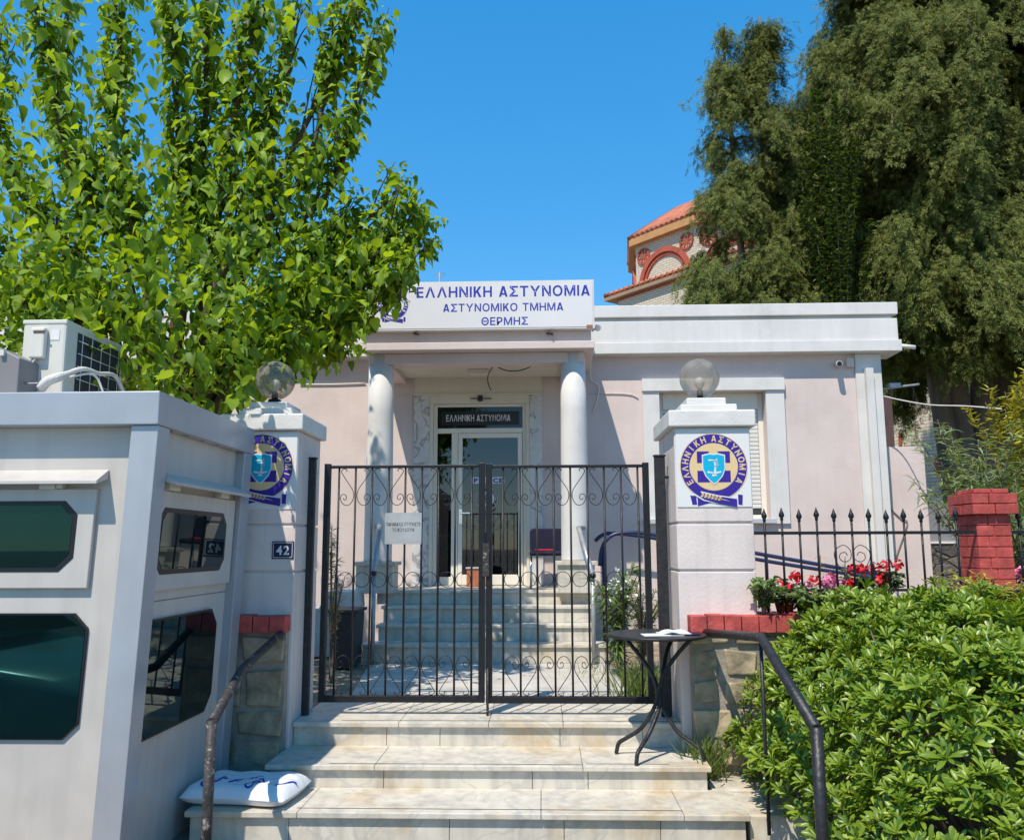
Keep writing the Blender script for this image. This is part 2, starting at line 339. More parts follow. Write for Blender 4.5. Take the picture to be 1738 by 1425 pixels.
def emblem(parent, cx, cz, r, y, cols=('emblue', 'paper', 'gold', 'cyan'), step=.0012):
    blue, wh, gold, cy = [M[c] for c in cols]
    def lay(k): return y-step*k
    def P2(mb, pts, k): mb.add(ngon(cx, cz, lay(k), [(p[0]*r, p[1]*r) for p in pts]), [list(range(len(pts)))]); return mb
    rb = MB()
    P2(rb, [(-.74,-.86),(-.56,-.90),(-.54,-1.14),(-.68,-1.14)], 1); P2(rb, [(-.52,-.84),(-.52,-1.19),(-.06,-1.07),(-.2,-1.0)], 1)
    P2(rb, [(.70,-.84),(.84,-.86),(.82,-1.16),(.70,-1.14)], 1)
    annulus(rb, cx, cz, lay(1), r*.735, r); rib = rb.build('ring', blue, parent)
    g = MB(); P2(g, circ(.72), 2); annulus(g, cx, cz, lay(.5), r*1.0, r*1.025); g.build('field', gold, parent)
    band = MB(); P2(band, [(-.62,-.72),(-.36,-.78),(.1,-.90),(.66,-.98),(.66,-1.22),(.1,-1.12),(-.32,-1.0),(-.62,-.80)], 3); band.build('ribbon', blue, parent)
    e = MB(); P2(e, [(-.42,-.74),(.1,-.865),(.66,-.945),(.66,-.975),(.1,-.90),(-.42,-.78)], 4); P2(e, [(-.62,-.80),(-.32,-1.0),(.1,-1.12),(-.34,-1.03),(-.66,-.83)], 4); e.build('ribbon_edge', wh, parent)
    for sx in (-1, 1):
        for sz in (-1, 1):
            sq = MB(); P2(sq, [(sx*.13, sz*.12), (sx*.50, sz*.12), (sx*.50, sz*.47), (sx*.13, sz*.47)][::1 if sx*sz > 0 else -1], 3); sq.build('cross_quarter', blue, parent)
    def shield(k): return [(-.32*k,.33*k),(-.12*k,.38*k),(0,.36*k),(.12*k,.38*k),(.32*k,.33*k),(.32*k,-.05*k),(.24*k,-.26*k),(.1*k,-.42*k),(0,-.5*k),(-.1*k,-.42*k),(-.24*k,-.26*k),(-.32*k,-.05*k)]
    s1 = MB(); P2(s1, shield(1.1), 4); s1.build('shield_edge', wh, parent)
    s2 = MB(); P2(s2, shield(1), 5); s2.build('shield', cy, parent)
    fg = MB()
    def stroke(a, b, w):
        a = Vector(a); b = Vector(b); d = (b-a).normalized(); q = Vector((-d.y, d.x))*w
        P2(fg, [a-q, b-q*.6, b+q*.6, a+q], 6)
    stroke((.02, -.22), (.05, .02), .035); stroke((.05, 0), (.02, .18), .03); stroke((.02, .16), (.1, .25), .03)
    stroke((-.16, .2), (.0, .2), .025); stroke((-.2, -.16), (-.02, -.19), .03); stroke((.06, -.19), (.22, -.15), .03); stroke((-.06, -.26), (.08, -.26), .03)
    for i in range(5): stroke((.05, .02+i*.05), (.15-.01*i, .05+i*.055), .01)
    fg.build('figure', wh, parent)
    br = MB()
    def leaf(x, z, a, l, w):
        d = Vector((math.cos(a), math.sin(a))); q = Vector((-d.y, d.x)); o = Vector((x, z))
        P2(br, [o, o+d*l*.45-q*w, o+d*l, o+d*l*.45+q*w], 5)
    for i in range(6):
        x = -.33+i*.105; z = -.86-.022*i
        leaf(x, z, R_(130), .13, .032); leaf(x, z, R_(205), .13, .032)
    br.add(ngon(cx, cz, lay(5), [(q[0]*r, q[1]*r) for q in [(-.36,-.865),(.3,-1.02),(.46,-1.06),(.3,-1.0),(-.36,-.845)]]), [(0, 1, 2, 3, 4)])
    br.build('branch', gold, parent)
    t = MB()
    for word, a0, a1 in (('ΕΛΛΗΝΙΚΗ', 213, 110), ('ΑΣΤΥΝΟΜΙΑ', 88, -30)):
        for i, ch in enumerate(word):
            a = R_(a0+(a1-a0)*i/(len(word)-1)); v, f, w_ = glyph1(ch, .03); c = (w_/2, .5); sc = .195; d = Vector((math.cos(a), math.sin(a))); q = Vector((d.y, -d.x))
            pts = [(d*(.868+(p[1]-c[1])*sc)+q*((p[0]-c[0])*sc*.95)) for p in v]
            t.add(ngon(cx, cz, lay(2), [(p.x*r, p.y*r) for p in pts]), f)
    t.build('lettering', gold if cols[2] == 'gold' else wh, parent)
def leaves(name, tv, tf, pos, d, n, scale, m, parent=None, loc=None):
    pos = np.asarray(pos, float); d = np.asarray(d, float); n = np.asarray(n, float); sc = np.broadcast_to(np.asarray(scale, float), (len(pos),))
    d = d/np.linalg.norm(d, axis=1, keepdims=True); sd_ = np.cross(n, d); l = np.linalg.norm(sd_, axis=1, keepdims=True); sd_ = sd_/np.maximum(l, 1e-6); n = np.cross(d, sd_)
    tv = np.asarray(tv, float); K = len(tv); C = len(pos)
    vy = rng.uniform(.72, 1.15, C)[:, None]; vz = rng.uniform(.1, 2.3, C)[:, None]
    V = pos[:, None, :]+sc[:, None, None]*(tv[None, :, 0:1]*d[:, None, :]+(tv[None, :, 1]*vy)[:, :, None]*sd_[:, None, :]+(tv[None, :, 2]*vz)[:, :, None]*n[:, None, :])
    off = np.array(OFF[parent] if parent else (loc or (0, 0, 0)), float)
    V = (V-off).reshape(-1, 3)
    ls = np.array([len(f) for f in tf]); li = np.concatenate([np.array(f) for f in tf])
    LI = (li[None, :]+np.arange(C)[:, None]*K).ravel(); LS = np.tile(ls, C); ST = np.concatenate([[0], np.cumsum(LS)[:-1]])
    me = bpy.data.meshes.new(name); me.vertices.add(len(V)); me.vertices.foreach_set('co', V.astype(np.float32).ravel())
    me.loops.add(len(LI)); me.loops.foreach_set('vertex_index', LI.astype(np.int32))
    me.polygons.add(len(LS)); me.polygons.foreach_set('loop_start', ST.astype(np.int32)); me.polygons.foreach_set('loop_total', LS.astype(np.int32))
    me.update(calc_edges=True); me.materials.append(m)
    o = bpy.data.objects.new(name, me); COL.objects.link(o)
    if parent: o.parent = parent
    else: o.location = off
    OFF[o] = Vector(off); return o
def leaf_t(prof, fold=.25, droop=.25):           # prof: (x, halfwidth)
    v = []; f = []
    for x, w in prof: v += [(x, 0, -droop*x*x), (x, w, fold*w-droop*x*x), (x, -w, fold*w-droop*x*x)]
    for i in range(len(prof)-1):
        a, b = 3*i, 3*i+3; f += [(a, b, b+1, a+1), (a, a+2, b+2, b)]
    return v, f
HEART = leaf_t([(0, .02), (.03, .26), (.28, .40), (.62, .30), (1.02, .01)], .35, .3)
OBOV = leaf_t([(0, .02), (.35, .075), (.70, .145), (.92, .11), (1.0, .02)], .35, .22)
LANCE = leaf_t([(0, .015), (.3, .075), (.65, .07), (1, .005)], .3, .3)
STRIP = ([(0, -.10, 0), (0, .10, 0), (.55, .16, .02), (.55, -.16, .02), (1, .03, -.04), (1, -.03, -.04)], [(0, 1, 2, 3), (3, 2, 4, 5)])
SPRIG = ([], [])
for x0_, an_ in ((0, 8), (.08, 42), (.12, -40), (.30, 36), (.36, -38), (.55, 30), (.6, -6)):
    c_, s_ = math.cos(R_(an_)), math.sin(R_(an_)); o_ = len(SPRIG[0])
    SPRIG[0].extend([(x0_+c_*a-s_*b_, s_*a+c_*b_, .05*math.sin(9*x0_+an_)*a) for a, b_ in ((0, 0), (.22, -.05), (.48, 0), (.22, .05))]); SPRIG[1].append((o_, o_+1, o_+2, o_+3))
PETAL = ([(0, -.12, 0), (0, .12, 0), (.6, .38, .1), (1, .15, .05), (1, -.15, .05), (.6, -.38, .1)], [(0, 1, 2, 3, 4, 5)])
BLADE = ([(0, -.02, 0), (0, .02, 0), (.5, .017, .1), (.5, -.017, .1), (1, .002, -.05), (1, -.002, -.05)], [(0, 1, 2, 3), (3, 2, 4, 5)])
def runit(n):
    v = rng.normal(size=(n, 3)); return v/np.linalg.norm(v, axis=1, keepdims=True)
def wall_holes(mb, x0, x1, z0, z1, y0, y1, holes):
    xs = sorted({x0, x1, *[h[0] for h in holes], *[h[1] for h in holes]}); zs = sorted({z0, z1, *[h[2] for h in holes], *[h[3] for h in holes]})
    ins = lambda x, z: any(h[0] < x < h[1] and h[2] < z < h[3] for h in holes)
    for a, b in zip(xs, xs[1:]):
        for c, d in zip(zs, zs[1:]):
            if ins((a+b)/2, (c+d)/2): continue
            mb.add([(a, y0, c), (b, y0, c), (b, y0, d), (a, y0, d)], [(0, 1, 2, 3)]); mb.add([(a, y1, c), (b, y1, c), (b, y1, d), (a, y1, d)], [(3, 2, 1, 0)])
    for h in list(holes)+[(x0, x1, z0, z1)]:
        a, b, c, d = h; fs = [(0, 1, 5, 4), (1, 2, 6, 5), (2, 3, 7, 6), (3, 0, 4, 7)]
        mb.add([(a, y0, c), (b, y0, c), (b, y0, d), (a, y0, d), (a, y1, c), (b, y1, c), (b, y1, d), (a, y1, d)], fs)
    return mb

# ------------------------------------------------------------ ground (setting)
GZ = -.44
prop(MB().add([(-400, -400, GZ), (400, -400, GZ), (400, 600, GZ), (-400, 600, GZ)], [(0, 1, 2, 3)]).build('street', M['asphalt']), kind='structure')
prop(MB().box(-40, 40, 5.74, 120, GZ-.1, -.015).build('yard_ground', M['soil']), kind='structure')
pm = MB()
yy = 6.34
for k in range(3):
    xl0, xr0 = -1.42-.08*k, .72-.04*k
    pm.prism([(xl0, yy, -.1), (xr0, yy, -.1), (xr0-.05, yy+.66, -.1), (xl0-.08, yy+.66, -.1)], (0, 0, .098+.002*k)); yy += .665
prop(pm.build('path', M['concrete'], bevel=.006), kind='structure')

# ------------------------------------------------------------ entrance steps
st = thing('entrance_steps', 'wide worn white marble entrance steps rising from the street to the black gate', 'steps', (0, 5, GZ))
def slab(parent, xs, y0, y1, z0, z1, name='tread'):
    b = MB()
    for a, c in zip(xs, xs[1:]): b.box(a+.0012, c-.0012, y0, y1, z0, z1)
    return b.build(name, M['marble'], parent, .004)
zB, zA = -.146, -.275
slab(st, [-1.60, -.92, -.35, .12, .98], 5.60, 6.33, -.03, 0)
slab(st, [-1.93, -1.60, -1.0, -.66, .10, .62, 1.28], 5.63, 5.75, zB-.02, -.031, 'riser')
MB().box(-1.92, 1.27, 5.751, 6.33, GZ, -.032).build('core', M['marble'], st)
slab(st, [-1.62, -.98, .22, .95], 5.13, 5.629, zB-.028, zB)
slab(st, [-1.60, -.93, -.07, .25, .93], 5.16, 5.24, zA-.02, zB-.029, 'riser')
MB().box(-1.6, .93, 5.241, 5.629, GZ, zB-.03).build('core', M['marble'], st)
slab(st, [-1.90, -1.3, -.02, .72, 1.06], 4.69, 5.159, zA-.03, zA)
slab(st, [-1.88, -1.35, -.5, .1, .6, 1.04], 4.72, 4.80, GZ-.02, zA-.031, 'riser')
MB().box(-1.88, 1.04, 4.801, 5.159, GZ, zA-.032).build('core', M['marble'], st)
for x0, x1 in ((-1.93, -1.605), (.955, 1.27)):
    MB().box(x0, x1, 5.165, 5.628, GZ, zA-.001).build('side_block', M['marble'], st, .006)
MB().prism([(1.066, 4.75, GZ), (1.4, 4.75, GZ), (1.4, 5.16, GZ), (1.066, 5.16, GZ)], (0, 0, .15)).build('side_block', M['marble'], st, .01)
b = MB()
for (xa, xb, y, z) in ((-1.3, .9, 5.66, 0), (-1.25, .22, 5.17, zB), (.24, .72, 5.19, zB), (-1.32, .72, 4.76, zA)):
    b.box(xa, xb, y, y+.006, z-.002, z+.0015)
b.build('grip_strip', M['black'], st)

# ------------------------------------------------------------ low stone walls with red coping
def stone_wall(x0, x1, label, x_end_first):
    w = thing('stone_wall', label, 'wall', ((x0+x1)/2, 5.6, GZ), 'low stone walls along the street')
    MB().box(x0+.01, x1-.01, 5.485, 5.80, GZ, .566).build('mortar', M['mortar'], w)
    b = MB(); z = GZ; rr = random.Random(3 if x_end_first else 11)
    while z < .53:
        h = min(rr.uniform(.15, .26), .566-z); h = .566-z if .566-z-h < .08 else h
        x = x0 if not x_end_first else x1; lim = (x1-x0); done = 0
        while done < lim-.01:
            wd = min(rr.uniform(.18, .42), lim-done); wd = lim-done if lim-done-wd < .1 else wd
            a_, c_ = (x+done, x+done+wd) if not x_end_first else (x-done-wd, x-done)
            j = lambda k=.03: rr.uniform(0, k)
            d_ = 5.452+rr.uniform(-.012, .012)
            q = [(a_+.007+j(), d_+j(), z+.007+j()), (c_-.007-j(), d_+j(), z+.007+j()), (c_-.007-j(), d_+j(), z+h-.007-j()), (a_+.007+j(), d_+j(), z+h-.007-j())]
            b.prism(q, (0, .2, 0)); done += wd
        z += h
    b.build('masonry', M['stone'], w, .012, 3)
    b = MB(); n = int((x1-x0)/.105); dx = (x1-x0)/n
    for i in range(n):
        j = random.uniform(-.004, .004)
        b.box(x0+i*dx+.003, x0+(i+1)*dx-.003, 5.43+j, 5.83+j, .570, .673+random.uniform(-.004, .004))
    b.build('coping', M['red'], w, .004)
    return w
stone_wall(-9, -1.615, 'rough brown stone wall with red brick coping beside the pillar numbered 42', 1)
stone_wall(.905, 6.5, 'pale stone wall with red coping rising behind the green hedge', 0)

# ------------------------------------------------------------ gate pillars, globes, plaques
def gate_pillar(cx, depth, label):
    p = thing('gate_pillar', label, 'pillar', (cx, 5.55, GZ), 'gate pillars at the entrance'); h = .245; y0 = 5.55; y1 = y0+depth
    b = MB(); zs = [GZ, az(1210, 968, 5.55), az(1210, 887, 5.55), 1.86]
    for a, c in zip(zs, zs[1:]):
        b.box(cx-h, cx+h, y0, y1, a+(.007 if a > 0 else 0), c-(.007 if c < 1.8 else 0))
    b.box(cx-h+.012, cx+h-.012, y0+.012, y1-.012, GZ+.05, 1.85)
    b.build('shaft', M['pillar'], p, .006)
    c = MB().box(cx-h-.035, cx+h+.035, y0-.035, y1+.035, 1.862, 1.972); c.build('cap', M['cap'], p, .01)
    c = MB().box(cx-h+.06, cx+h-.06, y0+.06, y1-.06, 1.973, 2.025); c.box(cx-h+.11, cx+h-.12, y0+.11, y1-.11, 2.026, 2.076); c.build('cap_step', M['cap'], p, .008)
    g = thing('globe_lamp', label_globe[cx], 'lamp', (cx-.005, y0+depth/2-.03, 2.076), 'globe lamps on the gate pillars'); gx, gy = cx-.005, y0+depth/2-.03
    MB().lathe([(.06, 0), (.06, .012), (.045, .02), (.045, .035)], (gx, gy, 2.076), 20).build('base', M['black'], g)
    MB().lathe([(.0, 0), (.022, 0), (.022, .05), (.0, .05)], (gx, gy, 2.112), 14).build('socket', M['black'], g)
    MB().lathe([(.012, 0), (.02, .02), (.034, .045), (.036, .065), (.025, .088), (.0, .097)], (gx, gy, 2.162), 16).build('bulb', M['bulb'], g)
    pr = [(.137*math.sin(R_(a)), .2-.137*math.cos(R_(a))+.018) for a in range(20, 181, 8)]; pr[-1] = (0, pr[-1][1])
    MB().lathe(pr, (gx, gy, 2.032), 40).build('globe', M['globe'], g)
    q = thing('emblem_plaque', label_plaque[cx], 'sign', (cx, y0, 1.64), 'emblem plaques on the gate pillars')
    MB().box(cx-.235, cx+.238, y0-.005, y0-.0005, az(1210, 860, 5.55), 1.845).build('plate', M['paper'], q)
    epx = 1211 if cx > 0 else 443
    emblem(q, ax(epx, 793, 5.55), az(epx, 792, 5.55), .212, y0-.006)
    return p
CR, CL = 1.105, -1.85
label_globe = {CR: 'smoked globe lamp on the white cap of the right gate pillar', CL: 'smoked globe lamp under the tree on the pillar numbered 42'}
label_plaque = {CR: 'round blue and gold emblem fully in the sun on the right gate pillar', CL: 'round blue and gold emblem partly hidden by the grey booth'}
gate_pillar(CR, .72, 'sunlit pale pink gate pillar behind the bistro table')
gate_pillar(CL, .56, 'pale pink gate pillar beside the grey booth, carrying number 42')
n42 = thing('number_plate', 'small navy house number plate reading 42 on the left gate pillar', 'sign', (-1.69, 5.55, 1.07))
xa, xb, za, zb = ax(462, 930, 5.55), ax(499, 930, 5.55), az(480, 948, 5.55), az(480, 918, 5.55)
MB().box(xa, xb, 5.543, 5.5497, za, zb).build('plate', M['navy'], n42, .004)
text_fit(MB(), '42', xa+.03, xb-.03, za+.025, zb-.025, 5.542, .03).build('lettering', M['paper'], n42)
for (p, q, r_, s_) in ((xa+.008, xb-.008, za+.008, za+.011), (xa+.008, xb-.008, zb-.011, zb-.008), (xa+.008, xa+.011, za+.008, zb-.008), (xb-.011, xb-.008, za+.008, zb-.008)):
    MB().add([(p, 5.542, r_), (q, 5.542, r_), (q, 5.542, s_), (p, 5.542, s_)], [(0, 1, 2, 3)]).build('border', M['paper'], n42)

# ------------------------------------------------------------ iron gate
GY = 5.86
def gate_post(x, label, w=.045):
    o = MB().box(x-w/2, x+w/2, GY-.05, GY-.005, 0, 1.70); o.box(x-w/2-.006, x+w/2+.006, GY-.056, GY+.001, 1.70, 1.712)
    for z in (.35, 1.55): o.box(x-w/2-.05 if x < 0 else x+w/2, x-w/2 if x < 0 else x+w/2+.05, GY-.04, GY-.02, z, z+.02)
    o = o.build('gate_post', M['irongrey'], None, .003, loc=(x, GY, 0)); prop(o, label, 'post', 'gate hinge posts')
gate_post(-1.582, 'thin black steel hinge post against the pillar numbered 42')
gate_post(.80, 'thick worn charcoal hinge post against the right gate pillar', .07)
SC = [(.40,.20),(.47,.12),(.38,.04),(.22,.05),(.09,.14),(.10,.27),(.35,.62),(.65,1.0),(.88,1.32),(.965,1.6),(.93,1.9),(.75,2.18),(.5,2.28),(.22,2.18),(.05,1.92),(.06,1.72),(.2,1.6),(.36,1.62),(.46,1.76),(.41,1.92),(.29,1.93),(.24,1.83)]
def gate_leaf(x0, x1, xs, label, zt, zb, first_out):
    g = thing('gate_leaf', label, 'gate', ((x0+x1)/2, GY, zb), 'leaves of the entrance gate')
    b = MB().box(x0, x0+.042, GY-.02, GY+.02, zb, zt+.012); b.box(x1-.042, x1, GY-.02, GY+.02, zb, zt+.012)
    b.box(x0+.042, x1-.042, GY-.016, GY+.016, zt-.02, zt); b.box(x0+.042, x1-.042, GY-.018, GY+.018, zb, zb+.045)
    b.build('frame', M['iron'], g, .003)
    for x in xs:
        MB().tube([(x, GY, zb+.045), (x, GY, zt-.02)], .0072, 8).build('bar', M['iron'], g)
    w0 = xs[1]-xs[0]
    for i, (a, c) in enumerate(zip(xs, xs[1:])):
        w = c-a; fl = (i % 2) ^ first_out
        def ux(u): return a+.008+(w-.016)*(u if not fl else 1-u)
        for base, sgn in ((zt-.02, -1), (zb+.045, 1)):
            pts = [(ux(u), GY, base+sgn*v*.112) for u, v in SC]
            MB().tube(catmull(pts, 3), .0027, 5).build('scroll', M['iron'], g)
        cc = [((a+c)/2+(w/2-.008)*math.cos(t*math.pi/12), GY, az(700, 983, GY)+(w/2-.008)*math.sin(t*math.pi/12)) for t in range(25)]
        MB().tube(cc, .0027, 5, caps=False).build('ring', M['iron'], g)
    return g
zt = az(700, 789, GY); zb = az(700, 1191, GY)
lx = [ax(570.7+28.7*i, 1000, GY) for i in range(9)]
rx = [ax(854+29.1*i, 1000, GY) for i in range(9)]
gl = gate_leaf(ax(546, 1000, GY), ax(823, 1000, GY), lx, 'left leaf of the black iron gate, carrying the metal notice', zt, zb, 0)
gr = gate_leaf(ax(825, 1000, GY), ax(1106, 1000, GY), rx, 'right leaf of the black iron gate, behind the bistro table', zt-.006, zb-.004, 1)
xm = ax(828, 1200, GY); MB().tube([(xm, GY-.03, 0), (xm, GY-.03, .3)], .009, 8).build('drop_bolt', M['rusty'], gl)
b = MB().box(xm-.035, xm+.012, GY-.035, GY-.021, .9, 1.12); b.build('lock_plate', M['rusty'], gl, .003)
nt_ = thing('metal_notice', 'small square metal notice wired to the left gate leaf', 'sign', (0, GY-.02, 1))
xa, xb, za, zb_ = ax(654, 900, GY), ax(716, 900, GY), az(680, 923, GY), az(680, 870, GY)
MB().box(xa, xb, GY-.017, GY-.0135, za, zb_).build('plate', M['sheetmetal'], nt_)
text_fit(MB(), 'ΠΑΡΑΚΑΛΩ ΧΤΥΠΗΣΤΕ', xa+.008, xb-.008, zb_-.09, zb_-.066, GY-.018, .0).build('lettering', M['black'], nt_); text_fit(MB(), 'ΤΟ ΚΟΥΔΟΥΝΙ', xa+.05, xb-.05, zb_-.128, zb_-.104, GY-.018, .0).build('lettering', M['black'], nt_)

# ------------------------------------------------------------ police station
F = 10.2
def fx(px, py=800): return ax(px, py, F)
def fz(py, px=1000): return az(px, py, F)
XL, XR = -7.5, fx(1493, 618)
dx0, dx1, dz0, dz1 = fx(735), fx(893), .645, fz(685, 815)
wx0, wx1, wz0, wz1 = fx(1118, 664), fx(1298, 664), fz(880, 1300), fz(664, 1200)
ho = thing('police_station', 'single-storey pale pink police station with white parapet and columned portico', 'building', (-1.5, F, 0))
wall_holes(MB(), XL, XR, -.1, fz(600, 1200), F, F+.25, [(dx0, dx1, dz0, dz1), (wx0, wx1, wz0, wz1)]).build('wall', M['plaster'], ho)
bb = MB().box(XR-.25, XR, F+.252, 16, -.1, 3.3); bb.box(XL, XL+.25, F+.252, 16, -.1, 3.3); bb.box(XL, XR, 16, 16.2, -.1, 3.3); bb.build('wall', M['plaster'], ho)
MB().box(XL, XR, F+.252, 15.99, 3.3, 3.36).build('roof', M['concrete'], ho)
zc = fz(604, 1200)
par = MB()
for (z0, z1, o) in ((zc, zc+.14, .17), (zc+.141, zc+.405, .145), (zc+.406, zc+.45, .10), (zc+.451, zc+.60, .155)):
    par.box(XL, XR+o+.04, F-o, F+.3, z0, z1)
par.build('parapet', M['white'], ho, .008)
MB().tube([(XR+.2, F-.02, zc+.1), (XR+.42, F-.03, zc+.07)], .026, 10).build('spout', M['white'], ho)
MB().box(fx(1449, 605), XR+.006, F-.03, F-.0005, -.0, zc-.001).build('pilaster', M['white'], ho, .006)
MB().box(fx(1469, 700), fx(1482, 700), F-.10, F-.031, .1, fz(627, 1470)).build('downpipe', M['white'], ho, .006)
# window
ww = MB().box(wx0-.20, wx0, F-.035, F-.0005, wz0-.06, wz1); ww.box(wx1, wx1+.22, F-.035, F-.0005, wz0-.06, wz1)
ww.box(wx0-.205, wx1+.225, F-.06, F-.0005, wz1+.0005, wz1+.15)
win = ww.build('window', M['white'], ho, .004)
MB().box(wx0-.23, wx1+.05, F-.075, F+.1, wz0-.055, wz0-.001).build('sill', M['sill'], win, .004)
fr = MB()
fr.box(wx0, wx0+.06, F+.14, F+.2, wz0, wz1); fr.box(wx1-.06, wx1, F+.14, F+.2, wz0, wz1); fr.box(wx0+.06, wx1-.06, F+.12, F+.2, wz1-.2, wz1); fr.box(wx0+.06, wx1-.06, F+.15, F+.2, wz0, wz0+.05)
fr.build('frame', M['doorwhite'], win, .004)
sh = MB(); z = wz0+.13
while z < wz1-.2:
    sh.box(wx0+.061, wx1-.061, F+.155, F+.17, z, min(z+.046, wz1-.201)); z += .05
sh.build('shutter', M['white'], win, .008)
MB().box(wx0+.061, wx1-.061, F+.176, F+.19, wz0+.051, wz1-.201).build('pane', M['darkglass'], win)
# door and surround
mL, mR = fx(702, 800), fx(921, 800); zm = fz(671, 815)
MB().box(mL, dx0-.045, F-.03, F-.0005, dz0, zm).build('door_jamb', M['marble2'], ho, .004); MB().box(dx1+.045, mR, F-.03, F-.0005, dz0, zm).build('door_jamb', M['marble2'], ho, .004)
cr = MB().box(mL+.002, mR-.002, F-.02, F-.0005, zm+.002, fz(642, 815)+.02); cr.box(dx0-.044, dx1+.044, F-.024, F-.0005, dz1+.0, zm+.0)
cr.box(dx0-.044, dx0, F-.028, F-.0005, dz0, dz1); cr.box(dx1, dx1+.044, F-.028, F-.0005, dz0, dz1); cr.box(mL-.01, mR+.01, F-.045, F-.021, zm-.0, zm+.018)
cr.build('door_surround', M['cream'], ho, .003)
t0, t1 = fz(726, 815), fz(688, 815); m0, m1 = fx(766, 800), fx(777, 800)
fd = MB(); Y0, Y1 = F+.02, F+.08
fd.box(dx0, dx0+.045, Y0, Y1, dz0, dz1); fd.box(dx1-.04, dx1, Y0, Y1, dz0, dz1); fd.box(dx0+.045, dx1-.04, Y0, Y1, dz1-.035, dz1)
fd.box(dx0+.045, dx1-.04, Y0, Y1, t0-.06, t0); fd.box(m0, m1, Y0, Y1, dz0, t0-.06); fd.box(dx0+.045, m0, Y0, Y1, dz0, dz0+.10)
door = fd.build('door', M['doorwhite'], ho, .004)
lf = MB(); a, c, top = m1+.004, dx1-.044, t0-.064
lf.box(a, a+.05, Y0-.012, Y1-.02, dz0+.006, top); lf.box(c-.055, c, Y0-.012, Y1-.02, dz0+.006, top); lf.box(a+.05, c-.055, Y0-.012, Y1-.02, top-.055, top); lf.box(a+.05, c-.055, Y0-.012, Y1-.02, dz0+.006, dz0+.125)
leaf_ = lf.build('leaf_frame', M['doorwhite'], door, .004)
MB().box(a+.051, c-.056, F+.036, F+.042, dz0+.126, top-.056).build('pane', M['doorglass'], door)
MB().box(dx0+.046, m0-.001, F+.046, F+.052, dz0+.101, t0-.061).build('pane', M['doorglass'], door)
MB().box(dx0+.046, dx1-.041, F+.036, F+.044, t0+.001, dz1-.036).build('pane', M['darkglass'], door)
MB().box(dx0+.09, dx1-.08, F+.030, F+.0355, t0+.04, dz1-.09).build('panel', M['black'], door)
text_fit(MB(), 'ΕΛΛΗΝΙΚΗ ΑΣΤΥΝΟΜΙΑ', fx(757, 708), fx(866, 708), fz(714, 815), fz(703, 815), F+.029, .01, space=1.1).build('lettering', M['paper'], door)
hz_ = fz(872, 780); hx_ = a+.02
hb = MB().box(hx_, hx_+.13, Y0-.06, Y0-.045, hz_, hz_+.02); hb.box(hx_, hx_+.02, Y0-.05, Y0-.0125, hz_, hz_+.02); hb.box(hx_-.008, hx_+.03, Y0-.018, Y0-.0122, hz_-.12, hz_+.06)
hb.build('handle', M['chrome'], door, .003)
stk = thing('door_sticker', 'white sticker with POLICE in blue on the glass door', 'sticker', (fx(826), F, fz(815)))
MB().box(fx(801), fx(856), F+.034, F+.0355, fz(820, 826), fz(809, 826)).build('backing', M['paper'], stk)
text_fit(MB(), 'POLICE', fx(804), fx(853), fz(818.6, 826), fz(810.5, 826), F+.033, .045).build('lettering', M['bluesign'], stk)
em2 = thing('door_emblem', 'round black and white emblem sticker on the glass door', 'sticker', (fx(826), F, fz(845)))
emblem(em2, fx(826), fz(846, 826), .125, F+.0355, ('black', 'paper', 'paper', 'darkglass'), .0006)
# interior seen through the glass
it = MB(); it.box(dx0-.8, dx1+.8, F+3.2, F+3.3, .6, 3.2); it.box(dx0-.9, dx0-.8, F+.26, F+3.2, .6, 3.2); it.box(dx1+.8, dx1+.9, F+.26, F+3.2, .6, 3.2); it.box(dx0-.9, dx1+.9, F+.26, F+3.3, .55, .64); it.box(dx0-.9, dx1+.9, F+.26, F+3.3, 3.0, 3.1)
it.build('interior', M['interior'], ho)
dk = thing('reception_counter', 'orange wooden counter seen dimly through the glass door', 'counter', (-1.2, F+1.4, .64))
MB().box(-1.75, -.95, F+1.2, F+1.8, 1.12, 1.26).build('top', M['wood'], dk, .006); MB().box(-1.7, -1.0, F+1.24, F+1.75, .64, 1.119).build('front_panel', M['wood'], dk, .006)
# portico
SY = 8.9; pl, pr_ = ax(614, 590, SY), ax(1009, 590, SY)
z_m0, z_m1 = az(800, 593, SY), az(800, 580, SY); z_s0, z_s1 = az(800, 561, SY), az(1008, 476, SY)
CYc = 9.17
po = MB().box(pl, pr_, SY, F-.001, z_m0, z_m1)
po.box(pl+.03, pr_-.03, SY+.06, F-.001, z_m1+.001, z_s1-.12)
cl, cr_ = (ax(625.6, 600, CYc)+ax(670, 600, CYc))/2, (ax(949, 600, CYc)+ax(995, 600, CYc))/2
z_l = az(800, 616, CYc-.12)
po.box(cl-.12, cr_+.12, CYc-.12, CYc+.12, z_l, z_m0-.001)
for cx in (cl, cr_): po.box(cx-.115, cx+.115, CYc+.121, F-.001, z_l, z_m0-.001)
po.build('portico', M['plaster'], ho, .008)
zce = fz(641, 815)
MB().box(cl+.116, cr_-.116, CYc+.1205, F-.021, zce, zce+.03).build('ceiling', M['cream'], ho)
zpl = az(650, 953, CYc-.2)
for cx in (cl, cr_):
    MB().lathe([(.15, 0), (.15, .02), (.146, .8), (.140, 1.6), (.133, z_m0-zpl-.001)], (cx, CYc, zpl+.001), 40).build('column', M['white'], ho)
    b = MB().box(cx-.19, cx+.19, CYc-.19, CYc+.19, .62, zpl-.04); b.box(cx-.22, cx+.22, CYc-.22, CYc+.22, zpl-.04, zpl); b.build('column_plinth', M['marble'], ho, .004)
